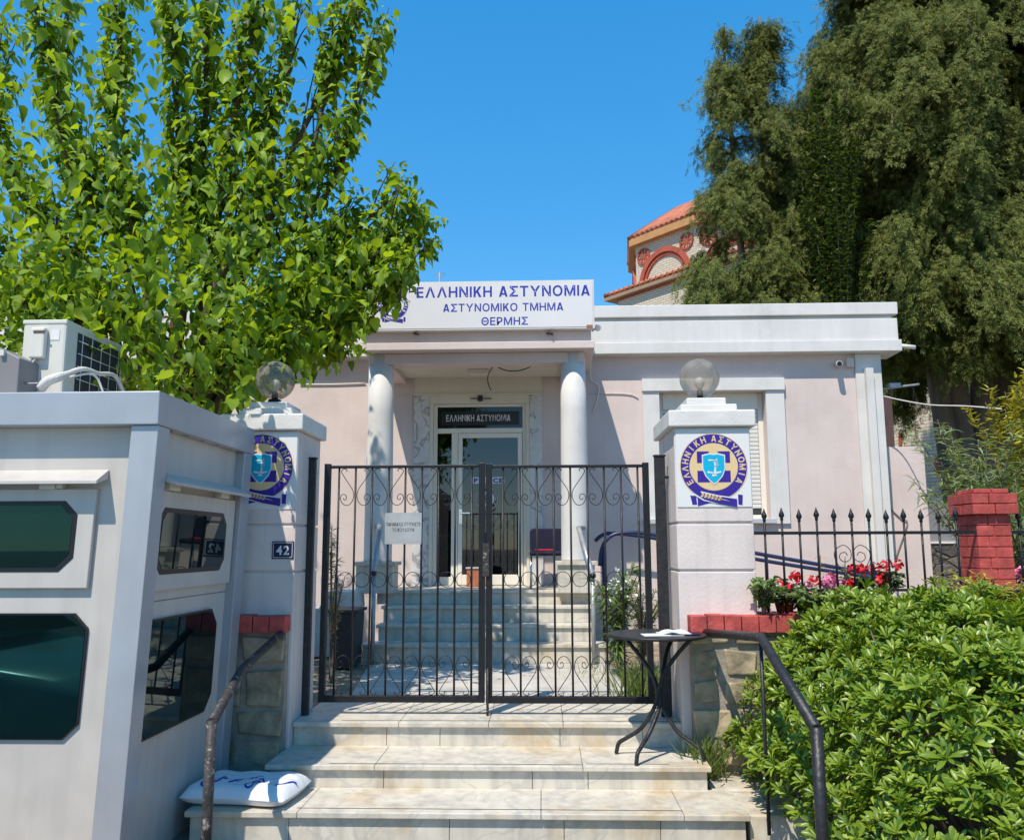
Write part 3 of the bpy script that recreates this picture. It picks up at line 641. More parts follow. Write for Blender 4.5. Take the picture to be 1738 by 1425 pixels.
# sign
sg = thing('sign_board', 'long white sign with blue Greek lettering above the portico', 'sign', ((pl+pr_)/2, SY, z_s0))
s0, s1 = pl+.0, ax(1008, 500, SY)
MB().box(s0, s1, SY-.03, SY+.055, z_s0, z_s1).build('box', M['white'], sg, .003)
MB().box(s0+.02, s1-.02, SY-.034, SY-.0305, z_s0+.02, z_s1-.02).build('panel', mat('sign face', (.70, .69, .69), .35, .04, 2), sg)
ys = SY-.0352
text_fit(MB(), 'ΕΛΛΗΝΙΚΗ ΑΣΤΥΝΟΜΙΑ', ax(707, 494, ys), ax(1001, 494, ys), az(855, 503.5, ys), az(855, 485.5, ys), ys, .022, space=1.12).build('lettering', M['bluesign'], sg)
text_fit(MB(), 'ΑΣΤΥΝΟΜΙΚΟ ΤΜΗΜΑ', ax(752, 521, ys), ax(956, 521, ys), az(855, 528, ys), az(855, 514.5, ys), ys, .016, space=1.1).build('lettering', M['bluesign'], sg)
text_fit(MB(), 'ΘΕΡΜΗΣ', ax(817, 545, ys), ax(896, 545, ys), az(855, 551.5, ys), az(855, 538, ys), ys, .016, space=1.1).build('lettering', M['bluesign'], sg)
emblem(sg, ax(667, 517, ys), az(667, 517, ys), .165, ys+.0005, ('emblue', 'paper', 'paper', 'cyan'))
xx = ax(1001, 552, ys); MB().box(xx-.035, xx+.03, ys-.002, ys, az(1000, 555.5, ys), az(1000, 551, ys)).build('sticker', M['terracotta'], sg)
# porch stairs
hs = thing('porch_stairs', 'weathered marble stairs climbing to the glass door', 'stairs', (-.6, 8.3, 0))
yb = 8.32; xl, xr = -1.75, .60
zs = [0, EYE-(EYE-az(700, 1093, yb)), az(700, 1060, yb+.26), az(700, 1028, yb+.52), .645]
for i in range(4):
    y = yb+.26*i; e = .0 if i == 0 else (.10 if i < 3 else -.02)
    y1 = y+.26 if i < 3 else F-.05
    b = MB().box(xl+e+.02, xr-e-.02, y+.025, y1+.02, zs[i]-.0 if i else -.02, zs[i+1]-.032); b.box(xl+e, xr-e, y, y1+.025, zs[i+1]-.031, zs[i+1])
    b.build('step', M['marble'], hs, .004)
def porch_rail(p0, p1, zbase, label):
    r = thing('stair_handrail', label, 'handrail', (p1.x, p1.y, zbase), 'handrails of the porch stairs')
    MB().tube([p0+Vector((-.06 if p0.x < -.5 else .06, .12, .0)), p0, p1], .026, 10).build('rail', M['pipe'], r)
    MB().tube([(p1.x, p1.y+.02, zbase), (p1.x, p1.y+.02, p1.z-.01)], .021, 10).build('post', M['pipe'], r)
    MB().lathe([(0, -.02), (.03, -.02), (.03, .015), (0, .015)], p1, 12).build('end_cap', M['black'], r)
porch_rail(at(644, 893, 8.95), at(634, 972, 8.25), 0, 'grey pipe handrail on the left of the porch stairs')
porch_rail(at(982, 895, 8.95), at(1006, 976, 8.25), 0, 'grey pipe handrail on the right of the porch stairs')
# fixtures on the facade
li = thing('ceiling_light', 'rectangular emergency light fitted to the portico ceiling', 'light', tuple(at(814, 626, 9.75)))
c = at(814, 626, 9.75); MB().box(c.x-.12, c.x+.11, 9.67, 9.83, zce-.05, zce-.001).build('housing', M['doorwhite'], li, .01); MB().box(c.x-.10, c.x+.09, 9.665, 9.81, zce-.044, zce-.052).build('diffuser', M['lamp'], li)
def wire(name, pts, r, m, label, cat='cable', n=6):
    pts = [Vector(p) for p in pts]; o = MB().tube(catmull(pts, 5), r, 6).build(name, m, None, loc=pts[0]); return prop(o, label, cat)
wire('loose_wire', [(at(845, 622, 9.6).x, 9.6, zce), at(862, 629, 9.58), at(885, 628, 9.56), at(910, 618, 9.5)], .006, M['black'], 'black bundle of loose wire sagging under the portico ceiling')
wire('loose_wire', [(at(836, 622, 9.6).x, 9.6, zce), at(829, 635, 9.6), at(828, 648, 9.6), at(833, 662, 9.6)], .006, M['black'], 'single black wire dangling straight down over the door')
o = MB().tube([at(798, 676, F-.04), at(834, 676, F-.04)], .006, 6); o.lathe([(0, -.035), (.03, -.03), (.03, .03), (0, .035)], at(815, 676, F-.05), 10)
prop(o.build('door_ornament', M['black'], None, loc=at(815, 676, F-.05)), 'small black fitting with thin side arms above the transom', 'fitting')
wire('wall_cable', [at(1000, 668, F-.012), at(1040, 667, F-.012), at(1070, 669, F-.012), at(1083, 675, F-.012)], .006, M['pillar'], 'thin pale cable clipped to the wall between column and window')
wire('wall_cable', [at(1005, 600, F-.15), at(1002, 640, F-.05), at(1016, 655, F-.03), at(1013, 680, F-.02), at(1006, 700, F-.012)], .008, M['cream'], 'drooping cable beside the right column top')
wire('wall_cable', [at(674, 671, F-.012), at(690, 668, F-.012), at(699, 672, F-.012), at(697, 700, F-.012), at(701, 760, F-.035)], .004, M['cap'], 'thin cable running down beside the left marble jamb')
wire('wall_cable', [at(509, 652, F-.014), at(560, 652, F-.014), at(620, 650, F-.014)], .008, M['white'], 'pale cable along the wall left of the portico')
cmr = thing('security_camera', 'small white dome-nosed security camera under the parapet near the junction box', 'camera', tuple(at(1424, 617, F-.1)))
c = at(1424, 617, F-.12); MB().tube([c+Vector((.02, .1, .015)), c, c+Vector((-.015, -.06, -.012))], .035, 14).build('body', M['white'], cmr); MB().tube([c+Vector((-.014, -.05, -.011)), c+Vector((-.0165, -.066, -.013))], .028, 14).build('lens', M['black'], cmr)
prop(MB().box(fx(1434, 615), fx(1447, 615), F-.06, F-.001, fz(624, 1440), fz(609, 1440)).build('junction_box', M['plaster'], None, .005, loc=at(1440, 616, F)), 'square junction box between camera and corner pilaster', 'junction box')
fl = thing('flood_light', 'little white spotlight on the right end of the sign', 'spotlight', tuple(at(1013, 556, SY+.1)))
c = at(1014, 556, SY+.1); MB().tube([c+Vector((0, .05, .03)), c+Vector((0, -.06, -.02))], [.02, .035], 10).build('body', M['white'], fl); MB().tube([c+Vector((-.06, .04, -.03)), c+Vector((0, .02, 0))], .008, 6).build('bracket', M['white'], fl)
for px, lb in ((706, 'left small rusty light bracket under the sign'), (932, 'right small rusty light bracket under the sign')):
    c = at(px, 565, SY+.03); o = MB().tube([c+Vector((-.02, .03, 0)), c+Vector((.03, -.06, -.015)), c+Vector((.03, -.06, -.04))], .012, 6); prop(o.build('light_bracket', M['rusty'], None, loc=c), lb, 'bracket')
ba = at(1518, 580, F)
la = thing('bracket_arm', 'thin grey metal arm with hanging cord at the building corner', 'bracket', (XR, F+.3, az(1500, 657, F)))
MB().tube([at(1494, 661, F+.3), at(1535, 655, F+.3), at(1560, 652, F+.3)], .014, 8).build('arm', M['pipe'], la)
MB().box(at(1526, 657, F).x, at(1546, 657, F).x, F+.27, F+.33, az(1535, 658, F+.3), az(1535, 650, F+.3)).build('head', M['pipe'], la, .005)
MB().tube(catmull([at(1545, 655, F+.3), at(1551, 662, F+.3), at(1549, 680, F+.3)], 4), .006, 6).build('cord', M['black'], la)
wire('overhead_cable', [at(1495, 671, F+.1), at(1530, 679, 10.2), at(1580, 687, 9.8), at(1640, 689, 9.4), at(1700, 694, 9.0)], .007, M['cap'], 'white cable sagging from the building corner into the right-hand shrubs')
c = at(1546, 655, F+.5)
# side annex
an = thing('side_wall', 'lower plain pink wall adjoining the right corner of the station', 'wall', (4.4, F+.5, 0))
MB().box(XR+.002, ax(1568, 762, F+.4), F+.4, F+.7, -.1, az(1540, 758, F+.4)).build('panel', M['plaster'], an, .006)
MB().box(XR+.3, ax(1515, 700, 13.0), 13, 13.3, 0, az(1510, 672, 13.0)).build('back_wall', M['darkbrown'], an)  # rear wall section, plain dark brown all over
wire('wall_cable', [at(1508, 860, F+.39), at(1530, 880, F+.385), at(1540, 885, F+.385), at(1535, 905, F+.385), at(1520, 950, F+.385), at(1515, 990, F+.385)], .007, M['greybox'], 'grey looping cable on the side wall behind the spear fence')
# ramp rails
rp = thing('ramp_handrail', 'dark blue double tube handrail sloping along the ramp', 'handrail', (2, 9.5, 0))
for Yr, dy in ((9.55, 0), (9.95, 0)):
    k = 1 if Yr == 9.55 else 0
    a0 = at(1018, 960, Yr) if k else at(1010, 918, Yr)
    mid = [at(1022, 930, Yr), at(1036, 910, Yr), at(1060, 904, Yr)] if k else [at(1022, 908, Yr), at(1040, 905, Yr)]
    pts = [a0]+mid+[at(1110, 907 if k else 913, Yr), at(1280, 938 if k else 948, Yr), at(1450, 968 if k else 975, Yr), at(1490, 974 if k else 980, Yr), at(1512, 992, Yr)]
    MB().tube(catmull(pts, 6), .022, 8).build('rail', M['blue'], rp)
for px in (1024, 1300, 1480):
    p = at(px, 930 if px < 1200 else (941 if px < 1400 else 972), 9.55); MB().tube([(p.x, 9.55, 0), p], .02, 8).build('post', M['blue'], rp)

# ------------------------------------------------------------ yard objects
ch = thing('visitor_chair', 'navy padded chair with chrome frame on the porch', 'chair', (at(928, 940, 9.75).x, 9.75, .645))
x0, x1 = ax(899, 920, 9.8), ax(957, 920, 9.8); zt_, zs_ = az(928, 896, 9.8), az(928, 934, 9.6)
pts = []
for (cx_, cz_, a0) in ((x1-.05, zt_-.05, 0), (x0+.05, zt_-.05, 90), (x0+.03, zs_+.02, 180), (x1-.03, zs_+.02, 270)):
    r_ = .05 if a0 < 180 else .03
    for k in range(5): pts.append((cx_+r_*math.cos(R_(a0+k*22.5)), 9.86, cz_+r_*math.sin(R_(a0+k*22.5))))
MB().prism(pts, (0, .05, 0)).build('backrest', M['navyfabric'], ch, .012)
MB().box(x0, x1, 9.46, 9.85, zs_-.055, zs_-.002).build('seat', M['navyfabric'], ch, .025)
for sx in (x0+.015, x1-.015):
    MB().tube([(sx, 9.48, .645), (sx, 9.5, zs_-.06), (sx, 9.84, zs_-.06), (sx, 9.92, zt_-.1)], .012, 8).build('frame', M['chrome'], ch)
    MB().tube([(sx, 9.95, .645), (sx, 9.84, zs_-.06)], .012, 8).build('leg', M['chrome'], ch)
o = MB().box(x0+.06, x1-.1, 9.5, 9.75, zs_-.001, zs_+.016); prop(o.build('folded_cloth', M['redcloth'], None, .006, loc=((x0+x1)/2, 9.6, zs_)), 'folded red cloth lying on the navy chair seat', 'cloth')
bx = thing('wooden_case', 'small reddish brown case with a brass knob before the door', 'case', tuple(at(812, 985, 10.0)))
c0, c1 = at(793, 989, 10.0), at(826, 962, 10.0)
MB().box(c0.x, c1.x, 9.9, 10.08, .646, c1.z-.02).build('body', M['terracotta'], bx, .01); MB().box(c0.x-.01, c1.x+.01, 9.89, 10.09, c1.z-.019, c1.z).build('lid', M['sheetmetal'], bx, .004)
MB().lathe([(0, 0), (.03, .005), (.025, .02), (0, .025)], (0, 0, 0), 12).rot(R_(90), (0, 0, 0), 'X').build('knob', M['brass'], bx).location = at(811, 979, 9.9)-OFF[bx]
pt = thing('planter', 'dark grey square planter in the shade left of the porch stairs', 'planter', (ax(578, 1110, 8.2), 8.2, 0))
q0, q1, ztp = ax(556, 1080, 7.95), ax(603, 1080, 7.95), az(578, 1040, 7.95)
MB().prism([(q0, 7.95, ztp), (q1, 7.95, ztp), (q1-.03, 7.98, 0), (q0+.03, 7.98, 0)], (0, .4, 0)).build('tub', M['darkpot'], pt, .01)
MB().box(q0-.02, q1+.02, 7.93, 8.37, ztp+.001, ztp+.03).build('rim', M['darkpot'], pt, .006)
lg = MB().prism([at(540, 1033, 8.75), at(606, 1033, 8.75), at(604, 1003, 8.75), at(556, 1003, 8.75)], (0, .4, 0)); lg.box(at(542, 1, 8.75).x-.02, at(606, 1, 8.75).x-.1, 8.8, 9.1, 0, az(570, 1033, 8.75)-.001)
prop(lg.build('stone_ledge', M['cap'], None, .012, loc=(at(570, 1020, 8.75).x, 8.9, 0)), 'pale stone block ledge beside the top of the porch stairs', 'ledge')

# ------------------------------------------------------------ bistro table and papers
tb = thing('bistro_table', 'round black metal bistro table with three crossing curved legs', 'table', (0, 0, zB))
tc_ = at(1114, 1076, 5.36); tx, ty, tz = tc_.x, tc_.y, tc_.z; OFF[tb] = Vector((tx, ty, zB)); tb.location = OFF[tb]
Rt = .300
MB().lathe([(0, -.006), (Rt-.01, -.006), (Rt, -.012), (Rt+.003, .0), (Rt-.003, .006), (Rt-.015, .003), (0, .003)], (tx, ty, tz), 56).build('tabletop', M['irongrey'], tb)
H = tz-zB
for a in (-22, -128, 164):
    d = Vector((math.cos(R_(a)), math.sin(R_(a)), 0)); o = Vector((tx, ty, zB)); q = Vector((-d.y, d.x, 0))*.016
    up = Vector((0, 0, 1))
    pts = [o-d*.235+up*(H-.012), o-d*.20+up*(H-.03), o-d*.11+up*(H*.82), o-d*.035+up*(H*.66)+q, o+up*(H*.5)+q, o+d*.03+up*(H*.38)+q, o+d*.11+up*(H*.22), o+d*.20+up*(H*.135), o+d*.245+up*(H*.09), o+d*.262+up*.005]
    MB().tube(catmull(pts, 5), .0125, 10).build('leg', M['irongrey'], tb)
pa = thing('paper_sheet', 'flat white paper lying on the bistro table', 'paper', (tx+.03, ty, tz+.004))
MB().prism([(tx-.09, ty-.16, tz+.0042), (tx+.15, ty-.13, tz+.0042), (tx+.12, ty+.02, tz+.0042), (tx-.10, ty-.02, tz+.0042)], (0, 0, .002)).build('sheet', M['paper'], pa)
fc = MB(); nu, nv = 14, 9
def cloth(u, v): return (tx+.0+u*.20, ty-.10+v*.13, tz+.012+.045*math.sin(math.pi*min(1, max(0, u)))*(.55+.45*math.sin(5*u+4*v))*(math.sin(math.pi*min(1, .12+.8*v))))
g_ = [cloth(i/nu, j/nv) for j in range(nv+1) for i in range(nu+1)]
fc.add(g_, [(j*(nu+1)+i, j*(nu+1)+i+1, (j+1)*(nu+1)+i+1, (j+1)*(nu+1)+i) for j in range(nv) for i in range(nu)], True)
o = fc.build('crumpled_bag', M['plasticw'], None, loc=(tx+.1, ty, tz+.012)); sm = o.modifiers.new('thick', 'SOLIDIFY'); sm.thickness = .012
prop(o, 'crumpled white wrapping on top of the table paper', 'wrapping')
o = MB().box(tx+.06, tx+.24, ty-.13, ty-.03, tz+.0065, tz+.012).rot(R_(6), (tx, ty, 0)); prop(o.build('dark_folder', M['navyfabric'], None, .002, loc=(tx+.15, ty-.08, tz)), 'thin dark folder under the crumpled wrapping', 'folder')

# ------------------------------------------------------------ street handrails
lh = thing('street_handrail', 'rusty peeling brown handrail beside the grey booth', 'handrail', (-1.4, 3.9, GZ), 'street handrails beside the steps')
p = [at(478, 1074, 5.45), at(410, 1136, 4.9), at(359, 1226, 3.95)]; bot = Vector((p[2].x-.0, 3.95, GZ))
MB().tube([p[0], p[1], p[2]], .024, 12).build('rail', M['rusty'], lh)
MB().tube([p[2]+Vector((0, 0, .012)), bot], .0235, 12).build('post', M['rusty'], lh)
rh = thing('street_handrail', 'smooth black handrail bending down in front of the green hedge', 'handrail', (1.2, 3.6, GZ), 'street handrails beside the steps')
p = [at(1197, 1073, 5.45), at(1292, 1081, 4.55), at(1386, 1238, 3.62)]; bot = Vector((p[2].x, 3.62, GZ))
MB().tube([p[0], p[1], p[2]], .025, 12).build('rail', M['irongrey'], rh)
MB().tube([p[2]+Vector((0, 0, .012)), bot], .0245, 12).build('post', M['irongrey'], rh)
b4 = at(1291, 1085, 4.6); MB().tube([b4, (b4.x, 4.6, GZ+.1)], .010, 8).build('stay', M['irongrey'], rh)
MB().tube([p[0]+Vector((-.01, .01, .035)), p[0]+Vector((-.01, .01, -.03))], .017, 8).build('end_bracket', M['rusty'], rh)

# ------------------------------------------------------------ sack on the lowest step
sk_ = thing('cement_sack', 'full white plastic sack with blue print lying on the lowest step', 'sack', (0, 0, 0))
sc0 = onz(420, 1338, zA+.05); OFF[sk_] = Vector((sc0.x, 4.93, zA)); sk_.location = OFF[sk_]
SA = R_(-6); ca, sa = math.cos(SA), math.sin(SA); sx_, sy_, sh_ = .30, .20, .115
def sackz(u, v):
    e = max(0, 1-abs(u)**7)**.5*max(0, 1-abs(v)**4.5)**.5
    return e*(1+.06*math.sin(9*u+3*v)+.05*math.sin(14*v-4*u))
def sackp(u, v, k, lift=0):
    X, Y = u*sx_*(1-.03*v*v), v*sy_*(1-.06*math.cos(3*u)); zz = sh_*(.42+.58*sackz(u, v)) if k else sh_*(.42-.42*max(0, 1-abs(u)**7)**.5*max(0, 1-abs(v)**5)**.5)
    return Vector((sc0.x+X*ca-Y*sa, 4.93+X*sa+Y*ca, zA+.001+zz+lift))
sb = MB(); n_ = 26
for k in (1, 0):
    gp = [sackp(-1+2*i/n_, -1+2*j/n_, k) for j in range(n_+1) for i in range(n_+1)]
    q = [(j*(n_+1)+i, j*(n_+1)+i+1, (j+1)*(n_+1)+i+1, (j+1)*(n_+1)+i) for j in range(n_) for i in range(n_)]
    sb.add(gp, q if k else [t[::-1] for t in q], True)
sb.build('bag', M['plasticw'], sk_)
pb = MB()
def sacktext(t, u0, v0, w, h, ang=0):
    v, f = glyphs(t, .03); lo, hi = v.min(0), v.max(0); cs, sn = math.cos(ang), math.sin(ang)
    out = []
    for q in v:
        a_, b_ = (q[0]-lo[0])/(hi[0]-lo[0])*w, (q[1]-lo[1])/(hi[1]-lo[1])*h
        out.append(sackp(u0+(a_*cs-b_*sn), v0+(a_*sn+b_*cs)*sx_/sy_, 1, .002))
    pb.add(out, f)
sacktext('COS', -.60, -.86, .5, .24, R_(42)); sacktext('CO7', .26, -.9, .42, .2, R_(50)); sacktext('III', -.06, -.5, .10, .16, R_(40)); sacktext('M', .16, -.35, .12, .1, R_(20))
for (u, v, w, h, a_) in ((-.22, -.55, .34, .05, 48), (.70, -.6, .5, .035, 62), (.05, -.2, .3, .02, 40)):
    cs, sn = math.cos(R_(a_)), math.sin(R_(a_)); st_ = 8
    top = [sackp(u+w*i/st_*cs, v+w*i/st_*sn*1.4, 1, .002) for i in range(st_+1)]; bo = [sackp(u+w*i/st_*cs+h*sn, v+w*i/st_*sn*1.4-h*cs*1.4, 1, .002) for i in range(st_+1)]
    pb.add(top+bo, [(i+st_+1, i+st_+2, i+1, i) for i in range(st_)])
pb.build('print', M['bluesign'], sk_)

# ------------------------------------------------------------ guard booth
KX, KY0, KY1, KZ0 = -1.855, 4.03, 5.42, GZ
KZ1, KF = az(248, 663, KY0), az(250, 720, KY0)
kb = thing('guard_booth', 'grey white metal guard booth with dark chamfered windows', 'booth', (-2.6, 4.7, GZ))
def shear(mb):                                   # the booth narrows slightly towards the ground
    mb.v = [Vector((q.x-(.036*(KF-q.z) if q.x > -2.5 and q.z < KF else 0), q.y, q.z)) for q in mb.v]; return mb
KL = -3.45
rf = MB().box(KL, KX, KY0, KY1, KF, KZ1); rf.build('roof', M['kiosksteel'], kb, .006)
for (x0, x1, y0, y1) in ((KX-.14, KX-.006, KY0+.02, KY0+.15), (KX-.14, KX-.006, KY1-.15, KY1-.01), (KL, KL+.14, KY0+.02, KY0+.15), (KL, KL+.14, KY1-.15, KY1-.01)):
    shear(MB().box(x0, x1, y0, y1, KZ0, KF-.001)).build('corner_post', M['kiosksteel'], kb, .004)
def cham(a0, a1, z0, z1, c): return [(a0+c, z0), (a1-c, z0), (a1, z0+c), (a1, z1-c), (a1-c, z1), (a0+c, z1), (a0, z1-c), (a0, z0+c)]
WX, WY = KX-.06, KY0+.09
wallm = MB()
wallm.box(WX-.03, WX, KY0+.151, KY1-.151, KZ0, KF-.001); wallm.box(KL+.141, KX-.141, WY, WY+.03, KZ0, KF-.001); wallm.box(KL+.0, KL+.03, KY0+.151, KY1-.151, KZ0, KF-.001); wallm.box(KL+.141, KX-.141, KY1-.06, KY1-.03, KZ0, KF-.001)
shear(wallm).build('wall', M['kioskwhite'], kb)
def sidepoly(y0, y1, z0, z1, c, x): return [(x, a_, b_) for a_, b_ in cham(y0, y1, z0, z1, c)]
def frontpoly(x0, x1, z0, z1, c, y): return [(a_, y, b_) for a_, b_ in cham(x0, x1, z0, z1, c)]
h1 = shear(MB().box(WX+.001, WX+.026, KY0+.165, KY1-.165, .885, 1.385)).build('window', M['kioskwhite'], kb, .005)
shear(MB().prism(sidepoly(4.23, 5.10, .99, 1.275, .06, WX+.0262), (.004, 0, 0))).build('pane', M['kglass'], h1)
h2 = shear(MB().prism(sidepoly(4.19, 5.13, .165, .745, .09, WX+.001), (.014, 0, 0))).build('window', M['black'], kb)
shear(MB().prism(sidepoly(4.20, 5.12, .175, .735, .088, WX+.0152), (.003, 0, 0))).build('pane', M['kglass'], h2)
xr_ = ax(165, 950, WY)
h3 = shear(MB().box(xr_-1.15, xr_, WY-.028, WY-.001, az(90, 998, WY), az(90, 830, WY))).build('window', M['kioskwhite'], kb, .005)
shear(MB().prism(frontpoly(xr_-1.05, ax(133, 900, WY), az(90, 962, WY), az(90, 858, WY), .062, WY-.0282), (0, -.004, 0))).build('pane', M['kglass'], h3)
xw = ax(147, 1150, WY)+.03
h4 = shear(MB().prism(frontpoly(xw-1.1, xw, az(90, 1254, WY), az(90, 1040, WY), .07, WY-.001), (0, -.012, 0))).build('window', M['black'], kb)
shear(MB().prism(frontpoly(xw-1.09, xw-.01, az(90, 1251, WY), az(90, 1043, WY), .068, WY-.0132), (0, -.003, 0))).build('pane', M['kglass'], h4)
for side in (0, 1):
    zv0, zv1 = (1.405, 1.475) if side else (az(90, 824, WY), az(90, 797, WY))
    if side:
        v_ = MB().prism([(WX+.0005, KY0+.16, zv1), (WX+.11, KY0+.16, zv0+.018), (WX+.11, KY0+.16, zv0), (WX+.0005, KY0+.16, zv0+.03)], (0, 1.10, 0))
        cs_ = [MB().box(WX+.0, WX+.05, y, y+.13, 1.387, zv0+.02) for y in (4.25, 4.95)]
    else:
        v_ = MB().prism([(KL+.142, WY-.0005, zv1), (KL+.142, WY-.11, zv0+.018), (KL+.142, WY-.11, zv0), (KL+.142, WY-.0005, zv0+.03)], (ax(187, 820, WY)-KL-.142, 0, 0))
        xx = ax(96, 830, WY); cs_ = [MB().box(xx-.05, xx+.03, WY-.05, WY, zv0-.02, zv0+.012), MB().box(xx+.035, xx+.065, WY-.05, WY, zv0-.016, zv0+.012)]
    hd = shear(v_).build('visor', M['kioskwhite'], kb, .003)
    for c_ in cs_: shear(c_).build('hinge', M['ac'], hd, .003)
gk = shear(MB().prism(sidepoly(4.205, 5.125, .965, 1.30, .065, WX+.0261), (.0025, 0, 0))); gk.build('gasket', M['black'], h1)
gk = shear(MB().prism(frontpoly(xr_-1.075, ax(133, 900, WY)+.022, az(90, 962, WY)-.022, az(90, 858, WY)+.022, .066, WY-.0281), (0, -.0025, 0))); gk.build('gasket', M['black'], h3)
for z in (.83,): shear(MB().box(WX-.001, WX+.0015, KY0+.151, KY1-.151, z, z+.006)).build('seam', M['greybox'], kb)
for y in (KY0+.175, KY1-.175):
    for z in (-.2, .05, .3, .55, .8, 1.42, 1.6): shear(MB().lathe([(0, 0), (.006, .0), (.004, .004), (0, .004)], (0, 0, 0), 8).rot(R_(90), (0, 0, 0), 'Y')).build('screw', M['pipe'], kb).location = Vector((WX+.0005-.036*(KF-z), y, z))-OFF[kb]
for i in range(5): MB().lathe([(0, -.005), (.016, -.004), (.016, .0), (0, .0)], (WX+.03, 4.26+i*.21, KF-.0005), 10).build('vent_cap', M['kioskwhite'], kb)
# air conditioner on the booth roof
AY = 4.68
acx = ax(110, 600, AY); acl = ax(36, 600, AY); acz = az(110, 543, AY)
acu = thing('air_conditioner', 'beige air conditioner unit standing on the booth roof', 'air conditioner', ((acx+acl)/2, AY+.3, KZ1+.03))
MB().box(acl, acx, AY, AY+.66, KZ1+.03, acz).build('casing', M['ac'], acu, .014)
MB().box(acl-.003, acx+.003, AY-.005, AY+.665, acz-.022, acz+.003).build('lid', M['ac'], acu, .005)
MB().box(acx+.0005, acx+.004, AY+.12, AY+.63, KZ1+.05, acz-.045).build('fins', M['acdark'], acu)
gb = MB()
for i in range(5): y = AY+.16+i*.108; gb.tube([(acx+.010, y, KZ1+.05), (acx+.010, y, acz-.045)], .0028, 5)
for i in range(6): z = KZ1+.07+i*.075; gb.tube([(acx+.010, AY+.12, z), (acx+.010, AY+.63, z)], .0028, 5)
gb.build('guard_grille', M['ac'], acu)
e0, e1 = ax(53, 600, AY-.01), ax(78, 600, AY-.01)
MB().box(e0, e1, AY-.04, AY-.0005, az(60, 610, AY), az(60, 558, AY)).build('valve_cover', M['ac'], acu, .010)
MB().box(ax(56, 600, AY-.03), ax(76, 600, AY-.03), AY-.043, AY-.0405, az(60, 568, AY), az(60, 564, AY)).build('grip', M['darkbrown'], acu)
MB().box(ax(84, 600, AY), ax(99, 600, AY), AY-.003, AY-.0008, az(90, 577, AY), az(90, 560, AY)).build('label_plate', M['paper'], acu)
for k in range(2):
    MB().tube(catmull([at(54+6*k, 609, AY-.03), at(40+8*k, 627, AY-.08), at(33+10*k, 640, AY-.1), at(44, 650, AY-.12), at(66, 650, AY-.12)], 5), .005, 6).build('wire', M['pipe'], acu)
wire('refrigerant_hose', [at(70, 658, AY-.1), at(82, 646, AY-.12), at(105, 638, AY-.1), at(140, 626, AY+.0), at(168, 634, AY+.12), at(195, 638, AY+.3), at(212, 670, AY+.4)], list(np.interp(np.arange(31), [0, 9, 12, 30], [.030, .026, .015, .012])), M['hosewrap'], 'white insulated hose looping in front of the air conditioner', 'hose')
wire('drain_hose', [at(118, 640, AY-.04), at(150, 634, AY+.03), at(165, 642, AY+.08), at(176, 668, AY+.1)], .007, M['ac'], 'thin beige hose drooping below the insulated hose', 'hose')
g2 = thing('metal_cabinet', 'dark grey metal cabinet at the left edge of the booth roof', 'cabinet', (ax(10, 640, 4.6), 4.6, KZ1))
gx1 = ax(32, 630, 4.5)
MB().prism([(gx1-.5, 4.5, KZ1+.001), (gx1, 4.5, KZ1+.001), (gx1, 4.5, az(33, 607, 4.5)), (gx1-.13, 4.5, az(0, 588, 4.5)), (gx1-.5, 4.5, az(0, 588, 4.5)+.06)], (0, .6, 0)).build('casing', M['greybox'], g2, .008)
cc_ = at(5, 598, 4.49); MB().box(cc_.x-.014, cc_.x+.010, 4.48, 4.4995, cc_.z-.018, cc_.z+.012).build('clip', M['ac'], g2)

# ------------------------------------------------------------ spear fence and red brick pillar
FY = 5.60
def fence(pxs, x0, x1, label, scroll=None):
    zr, zl, ztop = az(1400, 904, FY), az(1400, 1001, FY), az(1400, 882, FY)
    fnc = thing('iron_fence', label, 'fence', ((x0+x1)/2, FY, .675), 'spear fence sections')
    for z, r_ in ((zr, .010), (zl, .008)):
        MB().box(x0, x1, FY-.012, FY+.012, z-r_, z+r_).build('rail', M['iron'], fnc)
    for px in pxs:
        x = ax(px, 900, FY); j = random.uniform(-.012, .008)
        MB().tube([(x, FY, .676), (x, FY, ztop+j)], .0075, 8).build('bar', M['iron'], fnc)
        MB().lathe([(.0075, -.01), (.012, 0), (.009, .006), (.0185, .022), (.017, .034), (.009, .052), (.004, .068), (0, .078)], (x, FY, ztop+j), 12).build('finial', M['iron'], fnc)
    if scroll:
        for s_ in (-1, 1):
            xc = ax(scroll, 940, FY); zc_ = az(1400, 945, FY)
            q = [(.03, -.01), (.045, .01), (.075, .0), (.08, -.03), (.05, -.05), (.012, -.03), (.01, .02), (.05, .055), (.1, .03), (.112, -.02), (.08, -.09), (.01, -.19)]
            MB().tube(catmull([(xc+s_*u, FY-.004, zc_+.02+v) for u, v in q], 4), .0027, 5).build('scroll', M['iron'], fnc)
    return fnc
rp0 = ax(1659, 900, 5.58); pw = .215
fence([1298+29.6*i for i in range(12)], CR+.245, rp0-.002, 'black spear-topped fence between the pillar and the red brick pillar', 1446)
fence([1730+29.6*i for i in range(6)], rp0+pw+.002, rp0+1.6, 'black spear-topped fence section right of the red brick pillar')
rb = thing('brick_pillar', 'square red painted brick pillar with stepped top', 'pillar', (rp0+pw/2, 5.6, .675))
zt2 = az(1680, 829, 5.58); b = MB(); ch_ = .068; z = .68; i = 0
b.box(rp0+.01, rp0+pw-.01, 5.59, 5.58+.25, .68, zt2-.01)
